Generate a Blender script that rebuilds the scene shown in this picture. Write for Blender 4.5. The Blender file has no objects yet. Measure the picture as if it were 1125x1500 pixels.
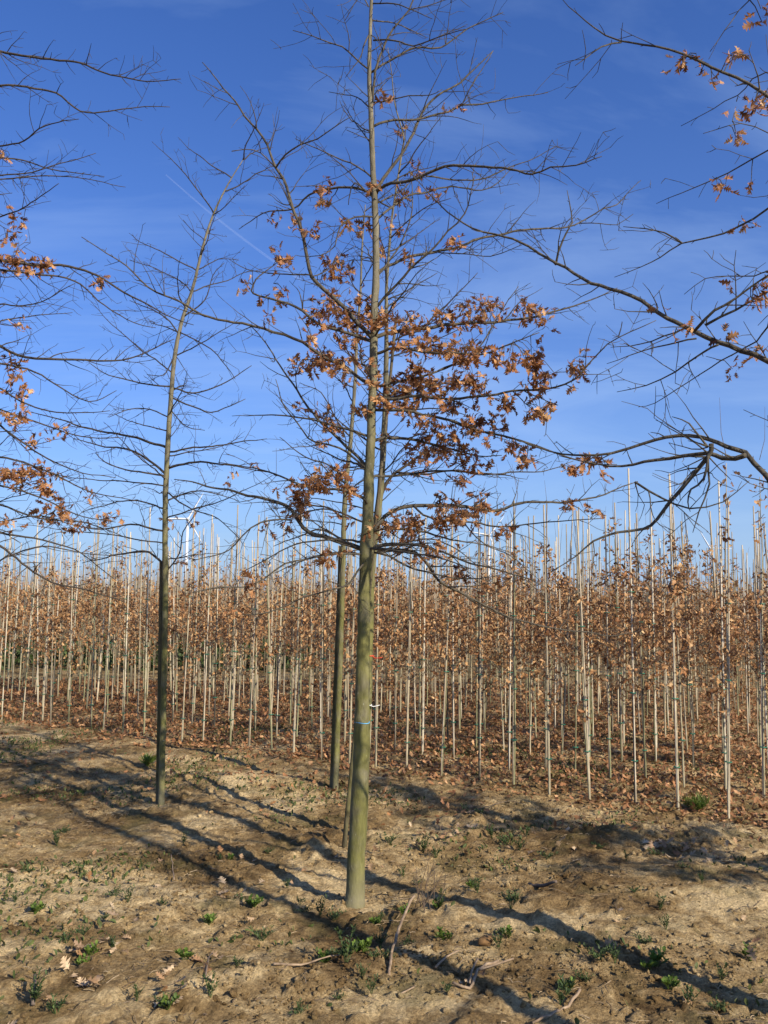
import bpy, math, random
import numpy as np
from mathutils import Vector, Matrix

R = math.radians
scene = bpy.context.scene
col = scene.collection

# ------------------------------------------------------------------ camera
CAM = Vector((0, 0, 1.6)); FPX = 1257.0; PITCH = 5.9; ROLL = 0.6
cam_d = bpy.data.cameras.new('camera'); cam = bpy.data.objects.new('camera', cam_d); col.objects.link(cam)
CROT = Matrix.Rotation(R(90 + PITCH), 3, 'X') @ Matrix.Rotation(R(ROLL), 3, 'Z')
cam.matrix_world = Matrix.Translation(CAM) @ CROT.to_4x4()
cam_d.sensor_fit = 'VERTICAL'; cam_d.sensor_height = 36; cam_d.lens = 36 * FPX / 1500
cam_d.clip_start = 0.05; cam_d.clip_end = 20000
scene.camera = cam

# ------------------------------------------------------------------ light
SUN_EL, SUN_HEAD = 30.0, 137.0           # heading clockwise from +Y
world = bpy.data.worlds.new('World'); scene.world = world; world.use_nodes = True
nt = world.node_tree; nt.nodes.clear()
N = nt.nodes.new; L = nt.links.new
out = N('ShaderNodeOutputWorld'); bg = N('ShaderNodeBackground'); sky = N('ShaderNodeTexSky')
sky.sky_type = 'NISHITA'; sky.sun_disc = False
sky.sun_elevation = R(SUN_EL); sky.sun_rotation = R(SUN_HEAD)
sky.air_density = 1.0; sky.dust_density = 1.2; sky.ozone_density = 2.2; sky.altitude = 50
hs = N('ShaderNodeHueSaturation'); hs.inputs['Saturation'].default_value = 1.08; hs.inputs['Value'].default_value = 1.0
# thin high cirrus veil: white wisps all over the sky
tc = N('ShaderNodeTexCoord'); sep = N('ShaderNodeSeparateXYZ'); L(tc.outputs['Generated'], sep.inputs[0])
ad = N('ShaderNodeMath'); ad.operation = 'ADD'; ad.inputs[1].default_value = 0.12; L(sep.outputs['Z'], ad.inputs[0])
dv = N('ShaderNodeVectorMath'); dv.operation = 'DIVIDE'; cmb = N('ShaderNodeCombineXYZ')
for i in range(3): L(ad.outputs[0], cmb.inputs[i])
L(tc.outputs['Generated'], dv.inputs[0]); L(cmb.outputs[0], dv.inputs[1])
mp = N('ShaderNodeMapping'); mp.inputs['Scale'].default_value = (0.5, 1.1, 0.0); mp.inputs['Rotation'].default_value = (0, 0, 0.5)
L(dv.outputs[0], mp.inputs[0])
nz = N('ShaderNodeTexNoise'); nz.inputs['Scale'].default_value = 1.3; nz.inputs['Detail'].default_value = 7; nz.inputs['Roughness'].default_value = 0.58; nz.inputs['Distortion'].default_value = 0.6
L(mp.outputs[0], nz.inputs['Vector'])
rp = N('ShaderNodeMapRange'); rp.inputs[1].default_value = 0.44; rp.inputs[2].default_value = 0.85; rp.inputs[3].default_value = 0.0; rp.inputs[4].default_value = 0.5
L(nz.outputs['Fac'], rp.inputs[0])
mx = N('ShaderNodeMix'); mx.data_type = 'RGBA'; mx.inputs['B'].default_value = (8.5, 7.6, 6.4, 1)
L(sky.outputs[0], hs.inputs['Color']); L(hs.outputs[0], mx.inputs['A']); L(rp.outputs[0], mx.inputs['Factor'])
wb = N('ShaderNodeMix'); wb.data_type = 'RGBA'; wb.blend_type = 'MULTIPLY'; wb.inputs['Factor'].default_value = 1; wb.inputs['B'].default_value = (0.58, 0.90, 1.58, 1)
hz = N('ShaderNodeMath'); hz.operation = 'MULTIPLY'; hz.inputs[1].default_value = -6.8; L(sep.outputs['Z'], hz.inputs[0])
he = N('ShaderNodeMath'); he.operation = 'EXPONENT'; L(hz.outputs[0], he.inputs[0])
hm = N('ShaderNodeMath'); hm.operation = 'MULTIPLY'; hm.inputs[1].default_value = 1.0; hm.use_clamp = True; L(he.outputs[0], hm.inputs[0])
hx = N('ShaderNodeMix'); hx.data_type = 'RGBA'; hx.inputs['B'].default_value = (7.0, 6.3, 5.0, 1); L(hm.outputs[0], hx.inputs['Factor']); L(mx.outputs['Result'], hx.inputs['A'])
L(hx.outputs['Result'], wb.inputs['A']); L(wb.outputs['Result'], bg.inputs[0]); bg.inputs[1].default_value = 0.072
L(bg.outputs[0], out.inputs[0])
sd = bpy.data.lights.new('sun', 'SUN'); sd.energy = 5.0; sd.angle = R(0.5); sd.color = (1.0, 0.90, 0.74)
so = bpy.data.objects.new('sun', sd); col.objects.link(so)
SUNV = Vector((math.sin(R(SUN_HEAD)) * math.cos(R(SUN_EL)), math.cos(R(SUN_HEAD)) * math.cos(R(SUN_EL)), math.sin(R(SUN_EL))))
so.rotation_euler = SUNV.to_track_quat('Z', 'Y').to_euler(); so.location = (6, -8, 10)
vs = scene.view_settings; vs.view_transform = 'Standard'; vs.look = 'None'; vs.exposure = 0.62; vs.gamma = 1.0; vs.use_curve_mapping = False

# ------------------------------------------------------------------ helpers
rng = np.random.default_rng(7); rnd = random.Random(11)

def at(px, py, Y):
    d = CROT @ Vector(((px - 562.5) / FPX, -(py - 750) / FPX, -1))
    return CAM + d * (Y / d.y)
def on_ground(px, py):
    d = CROT @ Vector(((px - 562.5) / FPX, -(py - 750) / FPX, -1))
    p = CAM + d * (-CAM.z / d.z)
    return Vector((p.x, p.y, gz1(p.x, p.y)))
CINV = CROT.transposed()
def proj(p):
    q = CINV @ (Vector(p) - CAM)
    return (562.5 - FPX * q.x / q.z, 750 + FPX * q.y / q.z, -q.z)

# gradient noise on arrays
_perm = np.random.default_rng(3).permutation(256); _perm = np.concatenate([_perm, _perm])
_ang = np.random.default_rng(4).uniform(0, 2 * np.pi, 256); _gx = np.cos(_ang); _gy = np.sin(_ang)
def pn(x, y):
    xi = np.floor(x).astype(np.int64); yi = np.floor(y).astype(np.int64); xf = x - xi; yf = y - yi
    xi &= 255; yi &= 255
    u = xf * xf * xf * (xf * (xf * 6 - 15) + 10); v = yf * yf * yf * (yf * (yf * 6 - 15) + 10)
    def g(a, b, fx, fy):
        h = _perm[_perm[(xi + a) & 255] + ((yi + b) & 255)]
        return _gx[h] * fx + _gy[h] * fy
    n0 = g(0, 0, xf, yf) * (1 - u) + g(1, 0, xf - 1, yf) * u
    n1 = g(0, 1, xf, yf - 1) * (1 - u) + g(1, 1, xf - 1, yf - 1) * u
    return (n0 * (1 - v) + n1 * v) * 1.5
def fbm(x, y, o=4, g=0.5):
    s = 0; a = 1.0
    for k in range(o): s = s + a * pn(x + 17.3 * k, y - 9.1 * k); x = x * 2.03; y = y * 2.03; a *= g
    return s
_cr = np.random.default_rng(9).random((256, 4))
def clods(x, y, cell, fill):
    """rounded lumps of soil, one at most per cell"""
    X = x / cell; Y = y / cell; xi = np.floor(X).astype(np.int64); yi = np.floor(Y).astype(np.int64); h = np.zeros_like(x)
    for a in (-1, 0, 1):
        for b in (-1, 0, 1):
            k = _perm[_perm[(xi + a) & 255] + ((yi + b) & 255)]
            r = 0.18 + 0.42 * _cr[k, 2]; on = _cr[k, 3] < fill
            d2 = ((X - xi - a - _cr[k, 0]) ** 2 + (Y - yi - b - _cr[k, 1]) ** 2 * (0.7 + 0.6 * _cr[k, 0])) / (r * r)
            h = np.maximum(h, np.where(on & (d2 < 1), np.sqrt(np.maximum(0, 1 - d2)) * r * cell * 0.62, 0))
    return h
def gz(x, y):
    x = np.asarray(x, float); y = np.asarray(y, float)
    r = np.sqrt(x * x + y * y)
    near = np.clip((26 - r) / 14, 0, 1); fine = np.clip((15 - r) / 7, 0, 1)
    wx = x + 0.05 * pn(x * 9, y * 9); wy = y + 0.05 * pn(x * 9 + 31, y * 9)
    h = near * (0.045 * pn(x * 0.42 + 5.2, y * 0.5) + 0.026 * pn(x * 1.1, y * 1.25 + 3))
    # low banks of turned soil
    for bx, by, sx, sy, a in ((-1.35, 7.6, 0.6, 0.3, 0.07), (1.35, 6.0, 1.1, 0.28, 0.07), (2.1, 5.2, 0.9, 0.3, 0.04), (-1.3, 4.6, 0.8, 0.4, 0.035), (-0.8, 3.75, 0.5, 0.22, 0.05)):
        h = h + a * np.exp(-((x - bx) / sx) ** 2 - ((y - by - 0.15 * (x - bx)) / sy) ** 2)
    f = fbm(wx * 3.1, wy * 3.4, 4, 0.52)
    h = h + fine * (0.011 * f + 0.013 * np.abs(fbm(wx * 11, wy * 12, 3, 0.6)) - 0.012 * np.clip(np.abs(pn(wx * 5 + 8, wy * 6)) * -6 + 1, 0, 1))
    m = np.clip(0.55 + 0.9 * pn(x * 0.8 + 40, y * 0.9), 0, 1)
    c = clods(wx, wy, 0.11, 0.5) * m + clods(wx + 3.7, wy + 1.9, 0.05, 0.55) * (0.4 + 0.6 * m) + clods(wx + 8.1, wy + 4.4, 0.24, 0.18) * m * 0.7
    return h + fine * c * 0.62
def gz1(x, y): return float(gz(np.array([x]), np.array([y]))[0])

def np_mesh(name, V, F, smooth=True):
    V = np.asarray(V, np.float32); F = np.asarray(F, np.int32); n, k = F.shape
    me = bpy.data.meshes.new(name)
    me.vertices.add(len(V)); me.vertices.foreach_set('co', V.ravel())
    me.loops.add(n * k); me.loops.foreach_set('vertex_index', F.ravel())
    me.polygons.add(n); me.polygons.foreach_set('loop_start', np.arange(0, n * k, k, dtype=np.int32))
    me.polygons.foreach_set('loop_total', np.full(n, k, np.int32))
    if smooth: me.polygons.foreach_set('use_smooth', np.ones(n, bool))
    me.update(calc_edges=True); me.validate()
    return me
def link(name, me, mat=None, parent=None, loc=None):
    o = bpy.data.objects.new(name, me); col.objects.link(o)
    if mat is not None and me is not None and not me.materials: me.materials.append(mat)
    if parent is not None: o.parent = parent
    if loc is not None: o.location = loc
    return o
def tag(o, label=None, cat=None, group=None, kind=None):
    if label: o['label'] = label
    if cat: o['category'] = cat
    if group: o['group'] = group
    if kind: o['kind'] = kind
    return o

class MB:
    def __init__(s): s.v = []; s.f = []; s.n = 0
    def tube(s, P, rad, k=5, cap=True):
        P = np.asarray(P, float); n = len(P); rad = np.broadcast_to(np.asarray(rad, float), (n,))
        T = np.gradient(P, axis=0); T /= np.linalg.norm(T, axis=1)[:, None] + 1e-12
        ref = np.array([0, 0, 1.0]) if abs(T[0][2]) < 0.9 else np.array([1.0, 0, 0])
        ang = np.linspace(0, 2 * np.pi, k, endpoint=False); ca, sa = np.cos(ang)[:, None], np.sin(ang)[:, None]
        u = ref - T[0] * ref.dot(T[0]); b = s.n
        for i in range(n):
            u = u - T[i] * u.dot(T[i]); u /= np.linalg.norm(u) + 1e-12; w = np.cross(T[i], u)
            s.v.append(P[i] + rad[i] * (ca * u + sa * w))
        for i in range(n - 1):
            for j in range(k):
                a = b + i * k + j; c = b + i * k + (j + 1) % k
                s.f.append((a, c, c + k, a + k))
        s.n += n * k
        if cap:
            for i, flip in ((0, True), (n - 1, False)):
                s.v.append(P[i][None, :]); c = s.n; s.n += 1
                for j in range(k):
                    a = b + i * k + j; d = b + i * k + (j + 1) % k
                    s.f.append((d, a, c, c) if flip else (a, d, c, c))
    def quads(s, V, F):
        s.v.append(np.asarray(V, float)); s.f += [tuple(i + s.n for i in f) for f in F]; s.n += len(V)
    def box(s, c, h, rot=None):
        V = np.array([[x, y, z] for x in (-1, 1) for y in (-1, 1) for z in (-1, 1)], float) * np.asarray(h)
        if rot is not None: V = V @ np.array(rot).T
        s.quads(V + np.asarray(c), [(0, 1, 3, 2), (4, 6, 7, 5), (0, 4, 5, 1), (2, 3, 7, 6), (0, 2, 6, 4), (1, 5, 7, 3)])
    def mesh(s, name, origin=(0, 0, 0), smooth=True):
        V = np.concatenate(s.v) - np.asarray(origin, float)
        me = bpy.data.meshes.new(name)
        me.from_pydata(V.tolist(), [], [f if f[2] != f[3] else f[:3] for f in s.f])
        if smooth: me.polygons.foreach_set('use_smooth', np.ones(len(me.polygons), bool))
        me.update(); return me

def spline(pts, step=0.05):
    P = np.asarray(pts, float)
    if len(P) == 2: P = np.array([P[0], (P[0] + P[1]) / 2, P[1]])
    Q = np.vstack([2 * P[0] - P[1], P, 2 * P[-1] - P[-2]]); o = []
    for i in range(1, len(Q) - 2):
        n = max(2, int(np.linalg.norm(Q[i + 1][:3] - Q[i][:3]) / step))
        for t in np.linspace(0, 1, n, endpoint=False):
            a, b, c, d = Q[i - 1], Q[i], Q[i + 1], Q[i + 2]
            o.append(0.5 * ((2 * b) + (c - a) * t + (2 * a - 5 * b + 4 * c - d) * t * t + (3 * b - a - 3 * c + d) * t ** 3))
    o.append(P[-1]); return np.array(o)

# ------------------------------------------------------------------ materials
def mat(name, rough=0.85, spec=0.2):
    m = bpy.data.materials.new(name); m.use_nodes = True; t = m.node_tree
    b = t.nodes['Principled BSDF']; b.inputs['Roughness'].default_value = rough; b.inputs['Specular IOR Level'].default_value = spec
    return m, t, b
def ramp(t, stops, interp='LINEAR'):
    r = t.nodes.new('ShaderNodeValToRGB'); r.color_ramp.interpolation = interp
    e = r.color_ramp.elements
    while len(e) < len(stops): e.new(0.5)
    for q, (p, c) in zip(e, stops): q.position = p; q.color = (*c, 1)
    return r
def noise(t, scale, detail=5, rough=0.6, vec=None, dist=0.0):
    n = t.nodes.new('ShaderNodeTexNoise'); n.inputs['Scale'].default_value = scale; n.inputs['Detail'].default_value = detail
    n.inputs['Roughness'].default_value = rough; n.inputs['Distortion'].default_value = dist
    if vec is not None: t.links.new(vec, n.inputs['Vector'])
    return n
def bump(t, b, h, strength, dist):
    n = t.nodes.new('ShaderNodeBump'); n.inputs['Strength'].default_value = strength; n.inputs['Distance'].default_value = dist
    t.links.new(h, n.inputs['Height']); t.links.new(n.outputs[0], b.inputs['Normal']); return n
def mixc(t, fac, a, b):
    m = t.nodes.new('ShaderNodeMix'); m.data_type = 'RGBA'
    for s, v in (('Factor', fac), ('A', a), ('B', b)):
        if hasattr(v, 'links'): t.links.new(v, m.inputs[s])
        else: m.inputs[s].default_value = v if isinstance(v, (int, float)) else (*v, 1)
    return m.outputs['Result']
def geo_pos(t):
    g = t.nodes.new('ShaderNodeNewGeometry'); return g

def bark(name, lo, hi, green=None, gmax=2.0, scale=28, spots=None):
    m, t, b = mat(name, 0.8, 0.25); g = geo_pos(t); p = g.outputs['Position']
    mpn = t.nodes.new('ShaderNodeMapping'); mpn.inputs['Scale'].default_value = (1, 1, 0.35); t.links.new(p, mpn.inputs[0])
    n = noise(t, scale, 6, 0.65, mpn.outputs[0]); r = ramp(t, [(0.3, lo), (0.72, hi)]); t.links.new(n.outputs['Fac'], r.inputs[0]); c = r.outputs[0]
    if green:
        s = t.nodes.new('ShaderNodeSeparateXYZ'); t.links.new(p, s.inputs[0])
        k = t.nodes.new('ShaderNodeMapRange'); k.inputs[1].default_value = gmax * 0.55; k.inputs[2].default_value = gmax * 1.35; k.inputs[3].default_value = 0.9; k.inputs[4].default_value = 0.0
        t.links.new(s.outputs['Z'], k.inputs[0])
        n2 = noise(t, 9, 4, 0.6, p); mm = t.nodes.new('ShaderNodeMath'); mm.operation = 'MULTIPLY'
        r2 = ramp(t, [(0.3, (0.25,) * 3), (0.55, (1,) * 3)]); t.links.new(n2.outputs['Fac'], r2.inputs[0])
        t.links.new(r2.outputs[0], mm.inputs[0]); t.links.new(k.outputs[0], mm.inputs[1])
        gr = ramp(t, [(0.3, tuple(v * 0.5 for v in green)), (0.7, tuple(v * 1.4 for v in green))]); t.links.new(n.outputs['Fac'], gr.inputs[0])
        c = mixc(t, mm.outputs[0], c, gr.outputs[0])
        # dusty foot of the trunk
        k2 = t.nodes.new('ShaderNodeMapRange'); k2.inputs[1].default_value = 0.05; k2.inputs[2].default_value = 0.22; k2.inputs[3].default_value = 0.4; k2.inputs[4].default_value = 0.0
        t.links.new(s.outputs['Z'], k2.inputs[0]); c = mixc(t, k2.outputs[0], c, (0.22, 0.19, 0.13))
    if spots:
        v = t.nodes.new('ShaderNodeTexVoronoi'); v.inputs['Scale'].default_value = 70; t.links.new(mpn.outputs[0], v.inputs['Vector'])
        r3 = ramp(t, [(0.07, (0.6,) * 3), (0.17, (0,) * 3)]); t.links.new(v.outputs['Distance'], r3.inputs[0])
        n4 = noise(t, 14, 3, 0.6, p); r4 = ramp(t, [(0.50, (0,) * 3), (0.62, (1,) * 3)]); t.links.new(n4.outputs['Fac'], r4.inputs[0])
        q = t.nodes.new('ShaderNodeMath'); q.operation = 'MULTIPLY'; t.links.new(r3.outputs[0], q.inputs[0]); t.links.new(r4.outputs[0], q.inputs[1])
        c = mixc(t, q.outputs[0], c, spots)
    t.links.new(c, b.inputs['Base Color']); bump(t, b, n.outputs['Fac'], 0.7, 0.012); return m

M = {}
M['trunk'] = bark('oak_trunk_bark', (0.075, 0.066, 0.042), (0.21, 0.185, 0.125), (0.122, 0.116, 0.030), 2.6, 22, (0.42, 0.40, 0.30))
M['branch'] = bark('oak_branch_bark', (0.022, 0.018, 0.015), (0.085, 0.068, 0.05), None, 2, 40)
M['branch_pale'] = bark('oak_branch_bark_pale', (0.022, 0.019, 0.015), (0.125, 0.105, 0.072), None, 2, 40)
M['stem'] = bark('sapling_bark', (0.20, 0.18, 0.115), (0.50, 0.45, 0.33), None, 1.2, 30)
def vary(m, stops):
    t = m.node_tree; b = t.nodes['Principled BSDF']; src = b.inputs['Base Color'].links[0].from_socket
    oi = t.nodes.new('ShaderNodeObjectInfo'); r = ramp(t, stops, 'CONSTANT'); t.links.new(oi.outputs['Random'], r.inputs[0])
    x = t.nodes.new('ShaderNodeMix'); x.data_type = 'RGBA'; x.blend_type = 'MULTIPLY'; x.inputs['Factor'].default_value = 1
    t.links.new(src, x.inputs['A']); t.links.new(r.outputs[0], x.inputs['B']); t.links.new(x.outputs['Result'], b.inputs['Base Color'])
vary(M['stem'], [(0, (1.05, 1.0, 0.94)), (0.25, (0.62, 0.66, 0.5)), (0.55, (0.8, 0.78, 0.7)), (0.75, (0.42, 0.44, 0.33)), (0.88, (0.18, 0.17, 0.16))])
M['twig'] = bark('sapling_twig_bark', (0.07, 0.05, 0.035), (0.17, 0.12, 0.08), None, 2, 50)
M['post'] = bark('weathered_post_wood', (0.05, 0.042, 0.026), (0.15, 0.12, 0.07), (0.095, 0.085, 0.03), 1.6, 30)
M['stick'] = bark('dead_wood', (0.13, 0.088, 0.055), (0.36, 0.26, 0.165), None, 2, 22)
M['darkstick'] = bark('damp_dead_wood', (0.06, 0.045, 0.035), (0.17, 0.13, 0.10), None, 2, 22)

def bamboo():
    m, t, b = mat('bamboo_cane', 0.55, 0.35); g = geo_pos(t)
    oi = t.nodes.new('ShaderNodeObjectInfo')
    n = noise(t, 14, 5, 0.6, g.outputs['Position']); r = ramp(t, [(0.3, (0.26, 0.20, 0.125)), (0.7, (0.52, 0.45, 0.32))]); t.links.new(n.outputs['Fac'], r.inputs[0])
    r2 = ramp(t, [(0.0, (0.16, 0.125, 0.075)), (0.45, (0.30, 0.24, 0.16)), (0.8, (0.48, 0.41, 0.30)), (1.0, (0.66, 0.60, 0.48))]); t.links.new(oi.outputs['Random'], r2.inputs[0])
    t.links.new(mixc(t, 0.55, r.outputs[0], r2.outputs[0]), b.inputs['Base Color']); return m
M['bamboo'] = bamboo()
M['far_stem'] = bark('far_sapling_bark', (0.09, 0.078, 0.045), (0.27, 0.24, 0.16), None, 2, 3.0)
M['far_cane'] = bark('far_cane', (0.11, 0.085, 0.055), (0.34, 0.28, 0.20), None, 2, 3.0)

def leafmat(name, cols, transl=0.3, rough=0.6):
    """dry leaf: colour differs leaf by leaf, a little light passes through"""
    m, t, b = mat(name, rough, 0.25); g = geo_pos(t); oi = t.nodes.new('ShaderNodeObjectInfo')
    s = t.nodes.new('ShaderNodeMath'); s.operation = 'ADD'; t.links.new(g.outputs['Random Per Island'], s.inputs[0]); t.links.new(oi.outputs['Random'], s.inputs[1])
    f = t.nodes.new('ShaderNodeMath'); f.operation = 'FRACT'; t.links.new(s.outputs[0], f.inputs[0])
    r = ramp(t, [(i / (len(cols) - 1), c) for i, c in enumerate(cols)]); t.links.new(f.outputs[0], r.inputs[0])
    n = noise(t, 45, 4, 0.6, g.outputs['Position']); k = ramp(t, [(0.3, (0.6,) * 3), (0.7, (1.25,) * 3)]); t.links.new(n.outputs['Fac'], k.inputs[0])
    mu = t.nodes.new('ShaderNodeMix'); mu.data_type = 'RGBA'; mu.blend_type = 'MULTIPLY'; mu.inputs['Factor'].default_value = 1
    t.links.new(r.outputs[0], mu.inputs['A']); t.links.new(k.outputs[0], mu.inputs['B']); c = mu.outputs['Result']
    t.links.new(c, b.inputs['Base Color'])
    tr = t.nodes.new('ShaderNodeBsdfTranslucent'); t.links.new(c, tr.inputs[0])
    ms = t.nodes.new('ShaderNodeMixShader'); ms.inputs[0].default_value = transl
    o = t.nodes['Material Output']; t.links.new(b.outputs[0], ms.inputs[1]); t.links.new(tr.outputs[0], ms.inputs[2]); t.links.new(ms.outputs[0], o.inputs[0])
    return m
M['oakleaf'] = leafmat('dry_oak_leaf', [(0.10, 0.038, 0.016), (0.38, 0.17, 0.062), (0.17, 0.065, 0.025), (0.56, 0.30, 0.13), (0.28, 0.115, 0.042), (0.42, 0.19, 0.072), (0.66, 0.40, 0.19)])
M['tanleaf'] = leafmat('dry_sapling_leaf', [(0.12, 0.052, 0.022), (0.54, 0.31, 0.13), (0.24, 0.105, 0.042), (0.66, 0.44, 0.22), (0.40, 0.19, 0.078), (0.16, 0.07, 0.03), (0.58, 0.34, 0.15), (0.34, 0.15, 0.062)], 0.3)
M['litter'] = leafmat('leaf_litter', [(0.15, 0.066, 0.028), (0.38, 0.19, 0.08), (0.11, 0.048, 0.021), (0.30, 0.135, 0.055), (0.46, 0.27, 0.13), (0.22, 0.09, 0.036)], 0.12)
M['paleleaf'] = leafmat('bleached_fallen_leaf', [(0.32, 0.20, 0.105), (0.48, 0.35, 0.21), (0.26, 0.125, 0.05), (0.38, 0.245, 0.125), (0.54, 0.41, 0.26), (0.19, 0.09, 0.04)], 0.1)
M['straw'] = leafmat('straw_debris', [(0.34, 0.25, 0.14), (0.16, 0.11, 0.065), (0.44, 0.33, 0.20), (0.09, 0.062, 0.042), (0.26, 0.18, 0.10)], 0.05)
M['weed'] = leafmat('weed_green', [(0.038, 0.066, 0.020), (0.07, 0.105, 0.028), (0.05, 0.075, 0.03), (0.11, 0.15, 0.045)], 0.25)
M['lime'] = leafmat('young_weed_green', [(0.09, 0.15, 0.022), (0.14, 0.20, 0.032), (0.07, 0.12, 0.02)], 0.3)
M['moss'] = leafmat('ground_cover_green', [(0.05, 0.07, 0.02), (0.09, 0.11, 0.03), (0.07, 0.075, 0.025), (0.12, 0.15, 0.04)], 0.2)

def plain(name, c, rough=0.6, var=0.15, scale=8):
    m, t, b = mat(name, rough); g = geo_pos(t); n = noise(t, scale, 4, 0.6, g.outputs['Position'])
    r = ramp(t, [(0.3, tuple(v * (1 - var) for v in c)), (0.7, tuple(min(1, v * (1 + var)) for v in c))]); t.links.new(n.outputs['Fac'], r.inputs[0]); t.links.new(r.outputs[0], b.inputs['Base Color']); return m
M['white'] = plain('turbine_white', (0.55, 0.57, 0.6), 0.4, 0.03, 0.2)
M['tie_green'] = plain('green_tie', (0.03, 0.16, 0.10)); M['tie_blue'] = plain('blue_tie', (0.12, 0.38, 0.62)); M['tie_red'] = plain('red_tie', (0.55, 0.07, 0.03)); M['tie_white'] = plain('white_tie', (0.7, 0.7, 0.68))
M['stone'] = plain('rusty_brown_stone', (0.15, 0.085, 0.035), 0.9, 0.5, 40)
M['wall'] = plain('warehouse_white_wall', (0.75, 0.75, 0.73), 0.6, 0.05, 0.3); M['roof'] = plain('warehouse_grey_roof', (0.35, 0.36, 0.38), 0.6, 0.1, 0.3); M['door'] = plain('warehouse_door_blue', (0.12, 0.16, 0.24), 0.5)
M['woods'] = plain('distant_woods_bare', (0.10, 0.085, 0.075), 0.9, 0.3, 0.15)

def soil():
    m, t, b = mat('sandy_nursery_soil', 0.95, 0.1); g = geo_pos(t); p = g.outputs['Position']
    n1 = noise(t, 1.3, 6, 0.6, p, 0.4); n2 = noise(t, 9, 8, 0.68, p, 0.3); n3 = noise(t, 70, 6, 0.7, p)
    a = t.nodes.new('ShaderNodeMath'); a.operation = 'MULTIPLY_ADD'; a.inputs[1].default_value = 0.55; t.links.new(n1.outputs['Fac'], a.inputs[0])
    q = t.nodes.new('ShaderNodeMath'); q.operation = 'MULTIPLY'; q.inputs[1].default_value = 0.45; t.links.new(n2.outputs['Fac'], q.inputs[0]); t.links.new(q.outputs[0], a.inputs[2])
    at_ = t.nodes.new('ShaderNodeAttribute'); at_.attribute_name = 'dry_sand'
    a2 = t.nodes.new('ShaderNodeMath'); a2.operation = 'MULTIPLY_ADD'; a2.inputs[1].default_value = 0.14; t.links.new(at_.outputs['Fac'], a2.inputs[0]); t.links.new(a.outputs[0], a2.inputs[2]); a = a2
    r = ramp(t, [(0.37, (0.112, 0.067, 0.028)), (0.44, (0.23, 0.148, 0.064)), (0.51, (0.39, 0.265, 0.122)), (0.61, (0.69, 0.515, 0.27))]); t.links.new(a.outputs[0], r.inputs[0])
    k = ramp(t, [(0.3, (0.45,) * 3), (0.7, (1.4,) * 3)]); t.links.new(n3.outputs['Fac'], k.inputs[0])
    mu = t.nodes.new('ShaderNodeMix'); mu.data_type = 'RGBA'; mu.blend_type = 'MULTIPLY'; mu.inputs['Factor'].default_value = 1
    t.links.new(r.outputs[0], mu.inputs['A']); t.links.new(k.outputs[0], mu.inputs['B']); c = mu.outputs['Result']
    # moss and algae film on the soil
    n4 = noise(t, 2.1, 5, 0.62, p); r4 = ramp(t, [(0.53, (0,) * 3), (0.66, (0.6,) * 3)]); t.links.new(n4.outputs['Fac'], r4.inputs[0])
    c = mixc(t, r4.outputs[0], c, (0.085, 0.08, 0.028))
    # beyond the block: rough brown field
    s = t.nodes.new('ShaderNodeSeparateXYZ'); t.links.new(p, s.inputs[0])
    k5 = t.nodes.new('ShaderNodeMapRange'); k5.inputs[1].default_value = 30; k5.inputs[2].default_value = 60; t.links.new(s.outputs['Y'], k5.inputs[0])
    n6 = noise(t, 0.05, 3, 0.5, p); r6 = ramp(t, [(0.4, (0.10, 0.10, 0.045)), (0.6, (0.20, 0.16, 0.10))]); t.links.new(n6.outputs['Fac'], r6.inputs[0])
    c = mixc(t, k5.outputs[0], c, r6.outputs[0])
    t.links.new(c, b.inputs['Base Color'])
    n7 = noise(t, 40, 9, 0.75, p); bump(t, b, n7.outputs['Fac'], 1.0, 0.045); return m
M['soil'] = soil()

# ------------------------------------------------------------------ ground
def graded(lo, hi, step, g, far0, far1):
    c = list(np.arange(lo, hi, step)); s = step; x = c[-1]
    while x < far1: s *= g; x += s; c.append(x)
    s = step; x = lo; f = []
    while x > far0: s *= g; x -= s; f.append(x)
    return np.array(f[::-1] + c)
gxs = graded(-3.6, 3.6, 0.0155, 1.07, -4000, 4000)
ys_a = graded(3.25, 7.6, 0.0155, 1.026, 3.24, 40); ys_b = graded(0, 3.2, 0.1, 1.15, -4000, 3.15)
s_, y_ = 1.0, ys_a[-1]; ys_c = []
while y_ < 4200: s_ *= 1.15; y_ += s_; ys_c.append(y_)
gys = np.array(sorted(set(np.round(np.concatenate([ys_b[ys_b < 3.2], ys_a, ys_c]), 5))))
GX, GY = np.meshgrid(gxs, gys); GZ = gz(GX, GY)
nx, ny = len(gxs), len(gys)
idx = np.arange(nx * ny).reshape(ny, nx)
gF = np.stack([idx[:-1, :-1], idx[:-1, 1:], idx[1:, 1:], idx[1:, :-1]], -1).reshape(-1, 4)
ground = link('ground', np_mesh('ground', np.stack([GX, GY, GZ], -1).reshape(-1, 3), gF), M['soil'])
sand = np.zeros_like(GX)
for px_, py_, sx_, sy_ in ((250, 1310, .38, .16), (60, 1290, .5, .22), (120, 1345, .4, .16), (240, 1475, .34, .12), (300, 1490, .3, .1), (20, 1400, .3, .14), (430, 1180, .4, .3), (320, 1135, .5, .35), (600, 1400, .3, .14), (560, 1330, .22, .14), (900, 1360, .5, .14), (1050, 1330, .4, .16), (700, 1470, .4, .1), (480, 1290, .22, .2)):
    c_ = on_ground(px_, py_); sand += np.exp(-((GX - c_.x) / sx_) ** 2 - ((GY - c_.y) / sy_) ** 2)
sand = np.clip(np.clip(sand, 0, 1) * (0.75 + 0.9 * fbm(GX * 4, GY * 5, 3)), 0, 1)
at_ = ground.data.attributes.new('dry_sand', 'FLOAT', 'POINT'); at_.data.foreach_set('value', sand.ravel().astype(np.float32))
tag(ground, kind='structure')

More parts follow.
